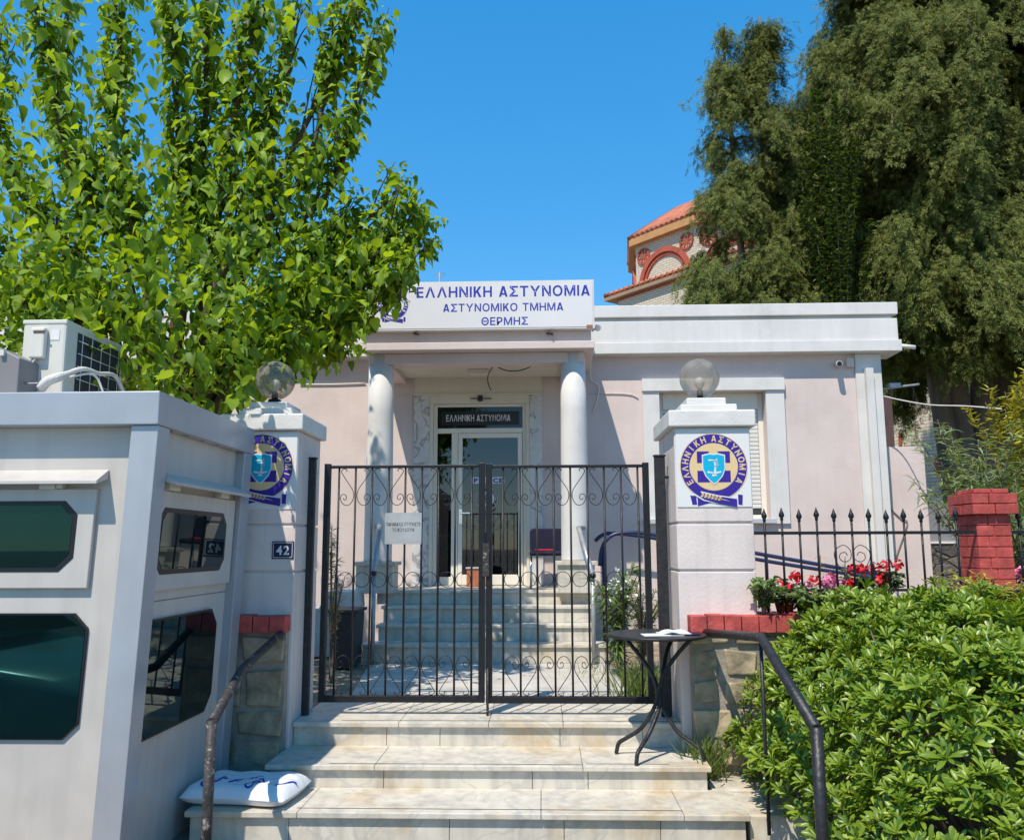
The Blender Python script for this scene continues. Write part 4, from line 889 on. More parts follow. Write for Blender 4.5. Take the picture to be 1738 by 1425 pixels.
while z < zt2-.02:
    top = min(z+ch_-.006, zt2); e = .035 if zt2-2*ch_-.03 < z < zt2-ch_-.0 else 0
    k = .5 if i % 2 else .33; xm_ = rp0+pw*k
    for a_, c_ in ((rp0-e, xm_-.003), (xm_+.003, rp0+pw+e)):
        b.box(a_+random.uniform(0, .003), c_, 5.58-e+random.uniform(0, .004), 5.58+.125-.003, z, top); b.box(a_+random.uniform(0, .003), c_, 5.58+.125+.003, 5.58+.26+e, z, top)
    z += ch_; i += 1
b.build('brickwork', M['red'], rb, .003)

# ------------------------------------------------------------ plants
def hedge():
    random.seed(21)
    h = thing('hedge', 'large glossy green hedge shrub filling the right foreground', 'hedge', (2.6, 4.3, GZ))
    pos = []; nor = []
    def surf(x, y):                                # hedge top height
        base = .735-.10*np.exp(-((x-1.3)/.5)**2)
        front = np.clip((y-3.05)/.75, 0, 1)**.45
        left = np.clip((x-(1.05+np.clip(5.0-y, 0, 2)*.06))/.45, 0, 1)**.5
        return GZ+(base-GZ)*front*left+.06*np.sin(5.3*x+2.1*y)+.06*np.sin(9.1*y-4*x)+.05*np.sin(15.7*x+6*y)+.04*np.sin(23*y+9*x)
    n = 52000; x = rng.uniform(1.04, 4.7, n); y = rng.uniform(3.0, 5.42, n)
    z = GZ+.05+rng.uniform(0, 1, n)**.8*1.35
    t = surf(x, y); d = t-z
    keep = (d > 0) & (z > GZ+.03) & (x > 1.06+np.clip(.15-z, 0, 1)*.38)
    x, y, z, d = x[keep], y[keep], z[keep], d[keep]
    # keep those near the surface (probe gradient distance)
    e = .03; gx = (surf(x+e, y)-surf(x-e, y))/(2*e); gy = (surf(x, y+e)-surf(x, y-e))/(2*e)
    g = np.sqrt(1+gx**2+gy**2); dist = d/g
    edge = np.minimum.reduce([x-1.06, y-3.0]); dist = np.minimum(dist, edge*1.0+.02)
    k = (dist < .24) & (rng.uniform(size=len(x)) < np.where(dist < .08, .9, .30))
    x, y, z, gx, gy, g = x[k], y[k], z[k], gx[k], gy[k], g[k]
    nn = np.stack([-gx/g, -gy/g, 1/g], 1); nn = nn+np.array([0, -.15, .95])+rng.normal(size=nn.shape)*.34; nn /= np.linalg.norm(nn, axis=1, keepdims=True)
    P_ = np.stack([x, y, z], 1); C = len(P_)
    ps, ds, ns, ss = [], [], [], []
    L = 11
    a0 = rng.uniform(0, 6.28, C); u = np.cross(nn, np.array([.3, .9, .1])); u /= np.linalg.norm(u, axis=1, keepdims=True); w = np.cross(nn, u)
    size = rng.uniform(.05, .092, C)
    for i in range(L):
        a = a0+i*2.4; up = .55+1.5*(i/L)+rng.normal(size=C)*.15
        rad = u*np.cos(a)[:, None]+w*np.sin(a)[:, None]
        dd = rad+nn*up[:, None]; ps.append(P_+nn*(.012*i/L)); ds.append(dd); ns.append(nn-rad*.6*up[:, None]); ss.append(size*(1-.35*i/L)*rng.uniform(.8, 1.1, C))
    leaves('foliage', *OBOV, np.concatenate(ps), np.concatenate(ds), np.concatenate(ns), np.concatenate(ss), M['pitleaf'], h)
    tw = MB()
    for i in range(140):
        q = P_[rng.integers(C)]; b0 = Vector((q[0]*.6+2.7*.4, max(3.5, q[1]*.5+4.3*.5), GZ)); tw.tube([b0, b0.lerp(Vector(q), .6)+Vector((0, 0, -.06)), Vector(q)], [.012, .007, .003], 5)
    tw.build('stem', M['bark2'], h)
hedge()

def spray_plant(name, label, cat, base, h, rad, nst, nl, lm, tpl, ls, droop=.3, stem=M['bark2'], spread=1.0, lo=.2, grp=None):
    t = thing(name, label, cat, base, grp); sb_ = MB(); ps, ds, ns = [], [], []
    for i in range(nst):
        a = random.uniform(0, 6.28); r_ = rad*random.uniform(.2, 1)*spread; B = Vector(base); top = B+Vector((r_*math.cos(a), r_*math.sin(a), h*random.uniform(.65, 1)))
        c1 = B.lerp(top, .55)+Vector((-.25*r_*math.cos(a), -.25*r_*math.sin(a), .05*h)); pts = catmull([B, c1, top], 6); sb_.tube(pts, np.linspace(.010, .003, len(pts)), 5)
        for k in range(nl):
            f = lo+(1-lo)*random.random(); q = pts[min(int(f*(len(pts)-1)), len(pts)-2)].lerp(pts[min(int(f*(len(pts)-1))+1, len(pts)-1)], random.random()); b_ = random.uniform(0, 6.28)
            ps.append(q); ds.append((math.cos(b_), math.sin(b_), random.uniform(-.2, .9))); ns.append((random.gauss(0, .3), random.gauss(0, .3), 1))
    leaves('foliage', *tpl, ps, ds, ns, rng.uniform(.7, 1.15, len(ps))*ls, lm, t); sb_.build('stem', stem, t); return t
ol = spray_plant('oleander', 'oleander with white blossom right of the porch stairs', 'shrub', (ax(1050, 1100, 7.6), 7.6, 0), 1.02, .30, 16, 34, M['oleleaf'], LANCE, .14, lo=.12)
ps = [(ax(1052, 990, 7.5)+random.gauss(0, .09), 7.45+random.gauss(0, .08), az(1050, 995, 7.5)+random.gauss(0, .07)) for _ in range(60)]
leaves('blossom', *PETAL, ps, runit(60)+np.array([0, -.3, .6]), runit(60)+np.array([0, -1, .3]), .03, M['whitepetal'], ol)
spray_plant('shrub', 'bright green bush between the oleander and the gate post', 'shrub', (ax(1090, 1100, 7.9), 7.9, 0), .78, .30, 22, 30, M['grassleaf'], LANCE, .09, lo=.1)
spray_plant('sapling', 'thin sapling with grey green leaves beside the left gate post', 'sapling', (ax(561, 1110, 7.4), 7.4, 0), 1.35, .10, 4, 60, M['oliveleaf'], LANCE, .085, lo=.35, spread=1)
spray_plant('rose_shrub', 'straggly rose stems with some orange dry leaves by the left gate post', 'shrub', (ax(566, 1110, 7.2), 7.15, 0), .95, .14, 5, 26, M['dryleaf'], OBOV, .05, lo=.3)
spray_plant('olive_shrub', 'airy grey green shrub right of the red brick pillar', 'shrub', (ax(1668, 900, 8.6), 8.6, 0), 2.35, .75, 40, 90, M['oliveleaf'], LANCE, .13, lo=.3)
spray_plant('olive_shrub', 'darker green shrub at the right edge behind the fence', 'shrub', (ax(1735, 900, 7.8), 7.8, 0), 1.75, .55, 30, 80, M['oleleaf'], LANCE, .12, lo=.2)
spray_plant('golden_shrub', 'yellow green conifer shrub at the right edge of the picture', 'shrub', (ax(1752, 700, 9.2), 9.2, 0), 2.95, .62, 60, 130, M['yelleaf'], STRIP, .10, lo=.4)
spray_plant('rose_shrub', 'thin rose stem with brown tips behind the spear fence', 'shrub', (ax(1425, 1000, 5.9), 5.9, 0), 1.22, .12, 4, 24, M['oliveleaf'], OBOV, .04, lo=.5)
spray_plant('rose_shrub', 'short rose sprig between the two red geraniums', 'shrub', (ax(1388, 1000, 5.95), 5.95, 0), 1.1, .06, 2, 24, M['dryleaf'], OBOV, .04, lo=.6)
spray_plant('vine_shrub', 'light green trailing vine on the coping beside the right pillar', 'vine', (ax(1290, 1050, 5.6), 5.50, .676), .22, .20, 20, 18, M['oleleaf'], HEART, .045, lo=.2)
spray_plant('vine_shrub', 'lime green sprawling vine at the foot of the red brick pillar', 'vine', (ax(1690, 1050, 5.4), 5.42, .62), .30, .40, 30, 22, M['yelleaf'], OBOV, .06, lo=.2)
spray_plant('vine_shrub', 'leafy light green vine spreading over the coping below the geraniums', 'vine', (ax(1385, 1050, 5.48), 5.47, .676), .17, .42, 34, 16, M['oleleaf'], HEART, .042, lo=.15)
def geranium(px, py, Y, label, pm_, rad, nfl):
    c = at(px, py, Y); t = thing('geranium', label, 'potted flower', (c.x, Y, .676), 'potted geraniums on the coping')
    MB().lathe([(.05, 0), (.062, .06), (.07, .06), (.07, .08), (.06, .08), (.056, .07), (0, .07)], (c.x, Y, .676), 20).build('pot', M['potbrown'], t)
    sb_ = MB(); ps, ds, ns = [], [], []; fp, fd_, fn = [], [], []
    for i in range(14):
        q = c+Vector((random.gauss(0, rad*.6), random.gauss(0, rad*.4), random.uniform(-.06, .02))); sb_.tube([(c.x, Y, .745), q], .004, 5)
        for k in range(8): ps.append(q+Vector((random.gauss(0, .03), random.gauss(0, .03), random.gauss(-.01, .02)))); ds.append((random.gauss(0, 1), random.gauss(0, 1), .1)); ns.append((random.gauss(0, .4), -.4, 1))
    for i in range(nfl):
        q = c+Vector((random.gauss(0, rad*.9), random.gauss(-.04, rad*.4), random.uniform(-.04, .09)))
        for k in range(26):
            d = Vector((random.gauss(0, 1), random.gauss(0, 1), random.gauss(.2, 1))).normalized(); fp.append(q+d*.028); fd_.append(d.cross(Vector((random.gauss(0, 1), random.gauss(0, 1), 1)))); fn.append(d)
    leaves('foliage', *HEART, ps, ds, ns, .045, M['ivyleaf'], t); leaves('blossom', *PETAL, fp, fd_, fn, .028, pm_, t); sb_.build('stem', M['grassleaf'], t)
geranium(1330, 996, 5.70, 'red geranium nearest the right gate pillar', M['redpetal'], .07, 7)
geranium(1366, 1008, 5.72, 'small pink geranium between red flowers and the hedge top', M['pinkpetal'], .055, 7)
geranium(1412, 1003, 5.71, 'full pink geranium below the fence scroll', M['pinkpetal'], .06, 10)
geranium(1460, 985, 5.72, 'tall red geranium beside the fence scroll', M['redpetal'], .09, 7)
geranium(1505, 978, 5.71, 'sparse red geranium farthest from the right gate pillar', M['redpetal'], .06, 3)
geranium(1725, 992, 5.71, 'pale pink flowers right of the red brick pillar', M['pinkpetal'], .06, 4)
def grass(name, cx, cy, z, rx_, ry_, n, h, label):
    ps = np.stack([rng.normal(cx, rx_, n), rng.normal(cy, ry_, n), np.full(n, z)], 1); d = np.stack([rng.normal(0, .45, n), rng.normal(-.1, .45, n), np.ones(n)], 1)
    o = leaves(name, *BLADE, ps, d, rng.normal(size=(n, 3))+np.array([0, -1, .2]), rng.uniform(.5, 1.1, n)*h, M['grassleaf'], None, (cx, cy, z)); prop(o, label, 'grass', kind='stuff')
grass('grass', ax(1092, 1160, 6.6), 6.6, -.015, .10, .12, 260, .30, 'green tuft of grass just behind the right gate leaf')
c = onz(1165, 1225, 0); grass('grass', .98, 5.42, zA+.02, .05, .06, 260, .26, 'green weeds sprouting between the steps and the right wall')
c = at(1080, 1130, 7.3); grass('grass', c.x, 7.5, -.015, .25, .4, 500, .12, 'short weeds along the right edge of the yard path')
c = at(560, 1150, 7.3); grass('grass', c.x, 7.2, -.015, .2, .5, 160, .07, 'sparse weeds on the soil left of the yard path')

# ------------------------------------------------------------ mulberry tree
def mulberry():
    random.seed(33)
    t = thing('mulberry_tree', 'leafy bright green mulberry tree overhanging the booth and left pillar', 'tree', (-3.3, 7.2, 0))
    tr = MB(); B = Vector((-3.3, 7.2, 0)); fork = Vector((-3.25, 7.15, 1.5))
    tr.tube(catmull([B, B+Vector((.05, 0, .7)), fork], 5), np.linspace(.17, .14, 11), 10)
    shoots = []
    def P3(px, py, Y): return at(px, py, Y)
    main = [  # (path px list, Y)
     ([(300, 690), (420, 600), (560, 520), (660, 440), (755, 368)], 6.4), ([(300, 690), (420, 560), (540, 440), (640, 350), (698, 290)], 6.6),
     ([(300, 690), (400, 500), (540, 340), (620, 180), (662, 30)], 6.5), ([(300, 690), (400, 480), (500, 330), (545, 150), (575, -40)], 6.3),
     ([(300, 690), (360, 480), (470, 300), (590, 120), (640, -40)], 6.5), ([(300, 690), (340, 460), (390, 250), (430, 60), (440, -40)], 6.3),
     ([(300, 690), (310, 450), (340, 250), (370, 50), (385, -40)], 6.7), ([(300, 690), (305, 470), (290, 260), (300, 60), (300, -40)], 6.1),
     ([(300, 690), (250, 480), (220, 280), (200, 80), (185, -40)], 6.7), ([(300, 690), (200, 470), (130, 280), (80, 100), (40, -40)], 6.2),
     ([(300, 690), (180, 520), (80, 400), (30, 250), (0, 60)], 7.1), ([(300, 690), (150, 570), (50, 500), (-40, 430), (-90, 320)], 6.5),
     ([(300, 690), (420, 620), (520, 570), (590, 560), (635, 550)], 6.2), ([(300, 690), (420, 650), (500, 610), (560, 590), (600, 575)], 6.9),
     ([(300, 690), (440, 560), (560, 480), (640, 500), (690, 500)], 6.0), ([(300, 690), (260, 600), (200, 560), (120, 540), (60, 560)], 6.0),
     ([(300, 690), (350, 640), (400, 620), (450, 630), (490, 620)], 5.9), ([(300, 690), (240, 420), (150, 350), (110, 150), (130, -60)], 7.2),
     ([(300, 690), (420, 420), (450, 250), (490, 120), (500, -40)], 6.6), ([(300, 690), (480, 480), (580, 420), (700, 430), (735, 400)], 6.6)]
    def inside(q):
        v = CM.transposed() @ (q-Vector((0, 0, EYE))); px = CX-FPX*v.x/v.z; py = CY+FPX*v.y/v.z
        lim = np.interp(py, [-200, 0, 120, 230, 275, 330, 380, 420, 480, 560, 600, 640, 690], [690, 680, 680, 650, 720, 745, 775, 750, 712, 690, 640, 520, 400])
        lim += 12
        if px > lim or py > 700 or py < -70: return False
        if 640 < px < 705 and 490 < py < 560 and random.random() < .55: return False
        if py < 235 and 498 < px < 520+.12*py and random.random() < .9: return False        # sky slots
        if 300 < py < 400 and 620 < px < 660 and random.random() < .5: return False
        return True
    for path, Y in main:
        pts = [fork]+[P3(px, py, 7.15+(Y-7.15)*(i+1)/len(path)) for i, (px, py) in enumerate(path[1:])]
        pts = [p+Vector((random.gauss(0, .05), random.gauss(0, .08), 0)) if 0 < i < len(pts)-1 else p for i, p in enumerate(pts)]
        cp = catmull(pts, 8); tr.tube(cp[:-3], np.linspace(.05, .007, len(cp)-3), 7)
        shoots.append((cp, 1.0, .30))
        for i in range(8, len(cp)-2):
            for _ in range(2):
                if random.random() < .6:
                    q = cp[i]; L_ = random.uniform(.35, .85)*(1.15-.5*i/len(cp)); tip = (cp[-1]-cp[len(cp)//2]).normalized()
                    d = (tip*.8+Vector((random.gauss(0, .34), random.gauss(-.1, .42), random.uniform(.4, 1.1)))).normalized()
                    e = q+d*L_
                    if not inside(e+Vector((.12, 0, .1))): continue
                    mid = q.lerp(e, .5)+Vector((0, 0, .05)); c2 = catmull([q, mid, e], 5); tr.tube(c2, np.linspace(.010, .003, len(c2)), 4)
                    shoots.append((c2, 1.0, .0))
    ps, ds, ns, ss = [], [], [], []
    for cp, dens, lo in shoots:
        L_ = sum((cp[i+1]-cp[i]).length for i in range(len(cp)-1)); n = int(L_*46*dens)+2
        for k in range(n):
            f = lo+(1-lo)*(k+random.random())/n; i = min(int(f*(len(cp)-1)), len(cp)-2); q = cp[i].lerp(cp[i+1], f*(len(cp)-1)-i)
            ax_ = (cp[i+1]-cp[i]).normalized(); a = k*2.4+random.gauss(0, .5)
            u = ax_.orthogonal().normalized(); w = ax_.cross(u); side = u*math.cos(a)+w*math.sin(a)
            d = (side+ax_*random.uniform(-.3, .6)+Vector((random.gauss(0, .3), random.gauss(0, .3), -.2-random.random()*.8))).normalized(); s_ = random.uniform(.04, .118)*(1.0 if f < .85 else .62)
            pq = q+side*random.uniform(.01, .10)
            if not inside(pq+d*s_): continue
            nrm = (side*.3+Vector((random.gauss(0, .35), random.gauss(-.15, .35), 1.0)))
            ps.append(pq); ds.append(d); ns.append(nrm); ss.append(s_)
    # inner shaded mass
    for _ in range(11000):
        px, py = random.uniform(-60, 640), random.uniform(-40, 690); Y = random.uniform(4.9 if px < 430 else 5.7, 7.4 if px < 430 else 6.7); q = P3(px, py, Y)
        dens = np.interp(px, [-60, 250, 450, 560, 640], [1, 1, .8, .35, .1])*np.interp(py, [180, 330, 480, 640, 700], [.20, .40, .9, 1, .8])
        if random.random() > dens or not inside(q) or (px < 200 and py > 600 and random.random() < .5): continue
        d = Vector((random.gauss(0, 1), random.gauss(0, 1), random.gauss(-.7, .5))); ps.append(q); ds.append(d); ns.append((random.gauss(0, .4), random.gauss(-.2, .4), 1)); ss.append(random.uniform(.055, .11))
    leaves('crown', *HEART, ps, ds, ns, ss, M['mulleaf'], t); tr.build('trunk', M['bark'], t)
    print('mulberry leaves', len(ps))
mulberry()

# ------------------------------------------------------------ cypress trees
def cypress(name, label, base, Ht, z0, rfun, nb, leaders, dens, lens, seedcol=M['cypleaf'], trunk_r=.22):
    random.seed(nb)
    t = thing(name, label, 'tree', base, 'cypress trees behind the station'); tr = MB(); B = Vector(base)
    tops = []
    for (ox, oy, h0, h1) in leaders:
        pts = catmull([B+Vector((ox*.1, oy*.1, 0)), B+Vector((ox*.5, oy*.5, h1*.5)), B+Vector((ox, oy, h1))], 8)
        tr.tube(pts, np.linspace(trunk_r, .02, len(pts)), 9); tops.append(pts)
    ps, ds, ns, ss = [], [], [], []
    for b_ in range(nb):
        li_ = random.randrange(len(leaders)); pts = tops[li_]; ox, oy, h0, h1 = leaders[li_]
        f = (z0+(h1-z0)*(random.random()**.9))/h1; f = min(f, .995); i = min(int(f*(len(pts)-1)), len(pts)-2); q = pts[i].lerp(pts[i+1], f*(len(pts)-1)-i)
        a = random.uniform(0, 6.28); R0 = rfun((q.z-z0)/(h1-z0))*random.uniform(.55, 1.12)
        if math.sin(a) > .35 and random.random() < .55: a = -a           # more boughs on the street side
        o = Vector((math.cos(a), math.sin(a), 0))
        e = q+o*R0+Vector((0, 0, R0*random.uniform(-.15, .35))); m_ = q.lerp(e, .55)+Vector((0, 0, .22*R0)); e2 = e+o*.18*R0+Vector((0, 0, -.35*R0-.1))
        cp = catmull([q, m_, e, e2], 5); tr.tube(cp, np.linspace(.03, .006, len(cp)), 4)
        n = int(dens*(R0+.5))
        for k in range(n):
            g = .15+.85*(k+random.random())/n; i2 = min(int(g*(len(cp)-1)), len(cp)-2); p = cp[i2].lerp(cp[i2+1], g*(len(cp)-1)-i2)
            sp = .07+.16*R0*.5*(1-abs(g-.6)); c0 = p+Vector((random.gauss(0, sp), random.gauss(0, sp), random.gauss(.02, sp*.5)))
            for s_ in range(2):
                c1 = c0+Vector((random.gauss(0, .08), random.gauss(0, .08), random.gauss(0, .05))); hang = random.uniform(.15, .48)
                lx_, ly_ = random.gauss(0, .25)+o.x*.25, random.gauss(0, .25)+o.y*.25
                for j in range(11):
                    w = j/10; wd = .045*(1-.6*w); ps.append(c1+Vector((lx_*hang*w+random.gauss(0, wd), ly_*hang*w+random.gauss(0, wd), -hang*w+.08)))
                    ds.append((lx_+random.gauss(0, .4), ly_+random.gauss(0, .4), -.75+random.gauss(0, .3))); ns.append((random.gauss(0, .5)+o.x*.7, random.gauss(-.3, .5)+o.y*.7, .7)); ss.append(random.uniform(.6, 1.25)*lens)
    leaves('crown', *SPRIG, ps, ds, ns, ss, seedcol, t); tr.build('trunk', M['bark2'], t); print(name, len(ps)); return t
cypress('cypress_tree', 'slimmer drooping cypress with two pointed tops before the church dome', (ax(1290, 600, 14.2), 14.2, 0), 10.3, 3.2, lambda f: np.interp(f, [0, .2, .4, .6, .8, 1], [1.3, 1.2, .90, .58, .34, .10]), 128, [(-.40, 0, 0, 10.1), (.30, .1, 0, 10.5), (.85, .1, 0, 8.2)], 30, .135, trunk_r=.12)
cypress('cypress_tree', 'huge dense cypress filling the upper right corner', (ax(1640, 600, 15.0), 15.2, 0), 14, 4.0, lambda f: np.interp(f, [0, .15, .4, .7, 1], [1.8, 2.1, 2.0, 1.7, .8]), 390, [(-.5, -.2, 0, 14), (1.0, -.1, 0, 14.5), (2.5, .2, 0, 13.5), (-1.15, -.1, 0, 10.5)], 36, .15, trunk_r=.26)
spray_plant('ivy_column', 'dark green climbing ivy between the two cypress trees', 'ivy', (ax(1425, 500, 13.4), 13.4, 0), 8.6, .6, 40, 300, M['ivyleaf'], HEART, .075, lo=.3)

# ------------------------------------------------------------ church
cu = thing('church', 'cream brick church with red tiled octagonal dome behind the cypress', 'church', (6, 28, 0))
A = Vector((2.8, 30, 0)); dd = Vector((.62, -.785, 0)).normalized(); nn = Vector((dd.y*-1, dd.x, 0))
if nn.y < 0: nn = -nn
zE = 9.82
def onwall(px, py, base, d_, n_):
    ray = at(px, py, 10)-Vector((0, 0, EYE)); n2 = Vector((n_.x, n_.y, 0)); t = (base-Vector((0, 0, EYE))).dot(n2)/ray.dot(n2); return Vector((0, 0, EYE))+ray*t
def uvbox(name, m, parent, corners, z0, z1):
    me_v = []; fs = []; uv = []
    n = len(corners)
    for i in range(n):
        a_, b_ = corners[i], corners[(i+1) % n]; L_ = (b_-a_).length; o = len(me_v)
        me_v += [(a_.x, a_.y, z0), (b_.x, b_.y, z0), (b_.x, b_.y, z1), (a_.x, a_.y, z1)]; fs.append((o, o+1, o+2, o+3)); uv += [(0, z0), (L_, z0), (L_, z1), (0, z1)]
    o = len(me_v); me_v += [(c.x, c.y, z1) for c in corners]; fs.append(tuple(range(o, o+n))); uv += [(c.x, c.y) for c in corners]
    off = OFF[parent]; me = bpy.data.meshes.new(name); me.from_pydata([Vector(v)-off for v in me_v], [], fs); u = me.uv_layers.new(name='UVMap')
    for i, q in enumerate(uv): u.data[i].uv = q
    me.materials.append(m); o = bpy.data.objects.new(name, me); COL.objects.link(o); o.parent = parent; OFF[o] = off; return o
Lw = 15
c4 = [A, A+dd*Lw, A+dd*Lw+nn*9, A+nn*9]
uvbox('wall', M['creambrick'], cu, c4, -.5, zE)
ov = [A-dd*.5-nn*.22, A+dd*Lw-nn*.22, A+dd*Lw+nn*9, A-dd*.5+nn*9]
def tiles(mb, a, b, c, d, nrow, r_=.09):          # a,b eave; d,c ridge: round tile rows running up the slope
    for i in range(nrow+1):
        f = i/nrow; mb.tube([a.lerp(b, f), d.lerp(c, f)], r_, 6, caps=True)
    mb.add([a, b, c, d], [(0, 1, 2, 3)])
tl = MB(); up = Vector((0, 0, 1))
e0, e1 = ov[0]+up*(zE+.28), ov[1]+up*(zE+.28); r0, r1 = A+dd*2.2+nn*4+up*(zE+.9), A+dd*Lw+nn*4+up*(zE+.9); b0 = ov[3]+up*(zE+.28)
tiles(tl, e0, e1, r1, r0, 60); tiles(tl, b0, e0, r0, r0+up*.01, 34); tl.build('roof', M['tile'], cu)
sf = MB().prism([v+up*(zE+.08) for v in ov], (0, 0, .12)); sf.build('eave', M['eavebrown'], cu)
MB().prism([v+up*(zE-.0) for v in (A-dd*.02-nn*.03, A+dd*Lw-nn*.03, A+dd*Lw, A-dd*.02)], (0, 0, .07)).build('cornice', M['redtrim'], cu)
# octagonal drum
s8 = 2.75; Ao = at(1079, 430, 29.6); Ao.z = 0; ang = R_(-50); pts8 = [Ao]
for i in range(7): pts8.append(pts8[-1]+Vector((math.cos(ang), math.sin(ang), 0))*s8); ang += R_(45)
ctr = sum(pts8, Vector())/8; zD = az(1079, 420, 29.6)
drum = uvbox('drum', M['creambrick'], cu, pts8, zE+.2, zD)
ev = [ctr+(p-ctr)*1.07 for p in pts8]
MB().prism([p+up*zD for p in ev], (0, 0, .26)).build('eave', M['orangetrim'], cu)
ap = ctr+up*(zD+2.1); rt = MB()
for i in range(8):
    a_, b_ = ev[i]+up*(zD+.28), ev[(i+1) % 8]+up*(zD+.28); m1_, m2_ = a_.lerp(ap, .5)+up*.42, b_.lerp(ap, .5)+up*.42
    tiles(rt, a_, b_, m2_, m1_, 13, .10); tiles(rt, m1_, m2_, ap, ap, 9, .08)
rt.build('roof', M['tile'], cu)
for i in (0, 1, 7):
    a_, b_ = pts8[i], pts8[(i+1) % 8]; d_ = (b_-a_).normalized(); n_ = ((a_+b_)/2-ctr).normalized(); c_ = (a_+b_)/2
    def W2(u, z, o=0): return c_+d_*u+n_*o+up*z
    zc_ = zD-1.55; ar = MB()
    for r0_, r1_, o in ((.98, 1.16, .10), (.86, .96, .05)):
        k = 20; Q = [(math.cos(math.pi*j/k), math.sin(math.pi*j/k)) for j in range(k+1)]
        for j in range(k):
            ar.prism([W2(Q[j][0]*r0_, zc_+Q[j][1]*r0_), W2(Q[j][0]*r1_, zc_+Q[j][1]*r1_), W2(Q[j+1][0]*r1_, zc_+Q[j+1][1]*r1_), W2(Q[j+1][0]*r0_, zc_+Q[j+1][1]*r0_)], n_*o)
        for s_ in (-1, 1): ar.prism([W2(s_*r0_, zc_-1.6), W2(s_*r1_, zc_-1.6), W2(s_*r1_, zc_), W2(s_*r0_, zc_)], n_*o)
    ar.build('window_arch', M['redtrim'], drum)
    for s_ in (-1, 1):
        w_ = MB(); k = 12; Q = [(math.cos(math.pi*j/k), math.sin(math.pi*j/k)) for j in range(k+1)]
        for j in range(k): w_.prism([W2(s_*.36+Q[j][0]*.20, zc_-.1+Q[j][1]*.20), W2(s_*.36+Q[j][0]*.32, zc_-.1+Q[j][1]*.32), W2(s_*.36+Q[j+1][0]*.32, zc_-.1+Q[j+1][1]*.32), W2(s_*.36+Q[j+1][0]*.2, zc_-.1+Q[j+1][1]*.2)], n_*.06)
        for q in (-1, 1): w_.prism([W2(s_*.36+q*.2, zc_-1.4), W2(s_*.36+q*.32, zc_-1.4), W2(s_*.36+q*.32, zc_-.1), W2(s_*.36+q*.2, zc_-.1)], n_*.06)
        wn = w_.build('window', M['redtrim'], drum)
        MB().prism([W2(s_*.36-.2, zc_-1.4, .004), W2(s_*.36+.2, zc_-1.4, .004), W2(s_*.36+.2, zc_-.1, .004), W2(s_*.36+.14, zc_+.04, .004), W2(s_*.36, zc_+.1, .004), W2(s_*.36-.14, zc_+.04, .004), W2(s_*.36-.2, zc_-.1, .004)], n_*.01).build('screen', M['paper'], wn)
        dts = MB()
        for j in range(4): dts.prism([W2(s_*.36+.07*math.cos(t*math.pi/4), zc_-1.1+.32*j+.09*math.sin(t*math.pi/4), .015) for t in range(8)], n_*.006)
        dts.build('screen_hole', M['black'], wn)
    for s_ in (-.98, .98):
        md = MB(); k = 24; Q = [(math.cos(2*math.pi*j/k), math.sin(2*math.pi*j/k)) for j in range(k)]; zz = zD-.45
        for j in range(k):
            j2 = (j+1) % k; md.prism([W2(s_+Q[j][0]*.23, zz+Q[j][1]*.23), W2(s_+Q[j][0]*.30, zz+Q[j][1]*.30), W2(s_+Q[j2][0]*.30, zz+Q[j2][1]*.30), W2(s_+Q[j2][0]*.23, zz+Q[j2][1]*.23)], n_*.05)
        for j in range(4):
            a2 = j*math.pi/4+.2; q = Vector((math.cos(a2), math.sin(a2))); w2 = Vector((-q.y, q.x))*.025
            md.prism([W2(s_+sx*q.x*.23+sw*w2.x, zz+sx*q.y*.23+sw*w2.y) for sx, sw in ((-1, -1), (1, -1), (1, 1), (-1, 1))], n_*(.03+.002*j))
        md.build('medallion', M['redtrim'], drum)
# trim on the long wall seen right of the station
for px, y0_, y1_ in ((1529, 735, 755), (1591, 772, 808)):
    a_, b_, c_, d_ = [onwall(px+dx_, yq, A, dd, nn) for dx_, yq in ((-2.5, y1_), (2.5, y1_), (2.5, y0_), (-2.5, y0_))]
    MB().prism([a_, b_, c_, d_], -nn*.05).build('trim_strip', M['redtrim'], cu)
c_ = onwall(1530, 714, A, dd, nn); ar = MB(); k = 14; Q = [(math.cos(R_(20+140*j/k)), math.sin(R_(20+140*j/k))) for j in range(k+1)]; w_ = .016*c_.length
for j in range(k): ar.prism([c_+dd*Q[j][0]*w_*.85+up*(Q[j][1]*w_*.8-.05), c_+dd*Q[j][0]*w_+up*(Q[j][1]*w_*.95-.05), c_+dd*Q[j+1][0]*w_+up*(Q[j+1][1]*w_*.95-.05), c_+dd*Q[j+1][0]*w_*.85+up*(Q[j+1][1]*w_*.8-.05)], -nn*.06)
ar.build('trim_arch', M['redtrim'], cu)
prf = MB(); q0, q1, q2, q3 = at(1612, 838, 16.5), at(1668, 838, 16.0), at(1660, 812, 17.2), at(1622, 812, 17.4); tiles(prf, q0, q1, q2, q3, 9, .05); prf.build('porch_roof', M['tile'], cu)
MB().box(q0.x, q1.x, 16.6, 17.4, 1, q0.z-.02).build('porch_wall', M['cream'], cu)
rw = thing('retaining_wall', 'dark grey stone retaining wall below the church', 'wall', (8, 13.6, 0))
MB().box(5.0, 14, 13.55, 13.9, az(1600, 918, 13.5), az(1600, 855, 13.5)).build('upper_course', M['greybox'], rw)
MB().box(5.0, 14, 13.48, 13.9, az(1600, 922, 13.5)-.0, az(1600, 918, 13.5)-.001).build('ledge', M['cap'], rw)
MB().box(5.0, 14, 13.5, 13.9, -.1, az(1600, 922, 13.5)-.001).build('rubble', M['rubble'], rw)
an_ = MB(); b0 = at(746, 476, 13); an_.tube([(b0.x, 13, 3.36), (b0.x, 13, az(746, 462, 13))], .012, 6)
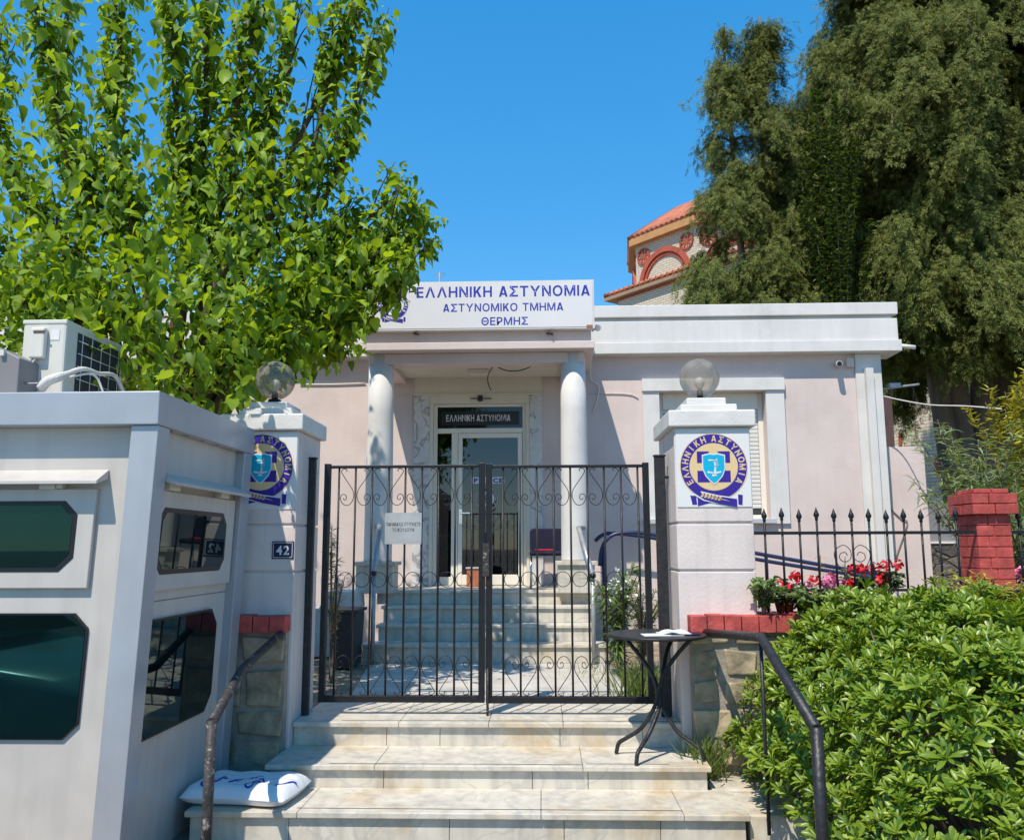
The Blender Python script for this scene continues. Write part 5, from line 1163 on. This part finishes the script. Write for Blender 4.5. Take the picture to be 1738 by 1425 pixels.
for z, w_ in ((466, .09), (463, .07), (470, .05)): zz = az(746, z, 13); an_.tube([(b0.x-w_, 13, zz), (b0.x+w_, 13, zz)], .006, 5)
prop(an_.build('antenna', M['pipe'], None, loc=(b0.x, 13, 3.36)), 'thin aerial rising above the white sign', 'antenna')

# ------------------------------------------------------------ parked car behind the camera (mirrored in the booth windows)
car = thing('parked_car', 'pale turquoise car parked in front of the booth, mirrored in its windows', 'car', (-4.8, 2.15, GZ))
tq = mat('turquoise car paint', (.35, .72, .72), .2, .03, 4)
def carbody(prof, x0, x1, taper):
    b = MB(); n = len(prof); vs = []
    for k, y in enumerate((1.30, 1.40, 2.90, 3.0)):
        sc = (.90, 1, 1, .90)[k]; vs += [(x0+(x1-x0)*(.5+(u-.5)*(sc if taper else 1)), y, GZ+v*(.985 if k in (0, 3) else 1)) for u, v in prof]
    fs = [(k*n+i, k*n+(i+1) % n, (k+1)*n+(i+1) % n, (k+1)*n+i) for k in range(3) for i in range(n)]
    return b.add(vs, fs+[list(range(n))[::-1], list(range(3*n, 4*n))], True)
carbody([(0, .35), (.02, .25), (.98, .25), (1, .4), (.99, .62), (.93, .74), (.72, .88), (.66, .93), (.2, .95), (.03, .85), (0, .6)], -6.8, -2.7, True).build('body', tq, car)
carbody([(0, .93), (.16, 1.38), (.3, 1.45), (.66, 1.44), (.78, 1.32), (1, .93)], -6.4, -3.7, False).build('cabin', M['darkglass'], car)
carbody([(.2, 1.40), (.3, 1.465), (.66, 1.455), (.74, 1.38)], -6.4, -3.7, False).build('roof', tq, car)
for x in (-6.0, -3.5):
    for y in (1.35, 2.95):
        wv = MB().lathe([(.0, -.09), (.30, -.09), (.32, -.06), (.32, .06), (.30, .09), (0, .09)], (0, 0, 0), 24).rot(R_(90), (0, 0, 0), 'X').build('wheel', M['black'], car); wv.location = Vector((x, y, GZ+.32))-OFF[car]
        hb2 = MB().lathe([(.0, -.1), (.19, -.1), (.2, .1), (0, .1)], (0, 0, 0), 16).rot(R_(90), (0, 0, 0), 'X').build('rim', M['chrome'], car); hb2.location = Vector((x, y, GZ+.32))-OFF[car]
for y in (1.5, 2.8): MB().lathe([(0, -.06), (.08, -.05), (.1, 0), (.06, .03), (0, .04)], (0, 0, 0), 14).build('headlight', M['paper'], car).location = Vector((-2.8, y, GZ+.62))-OFF[car]
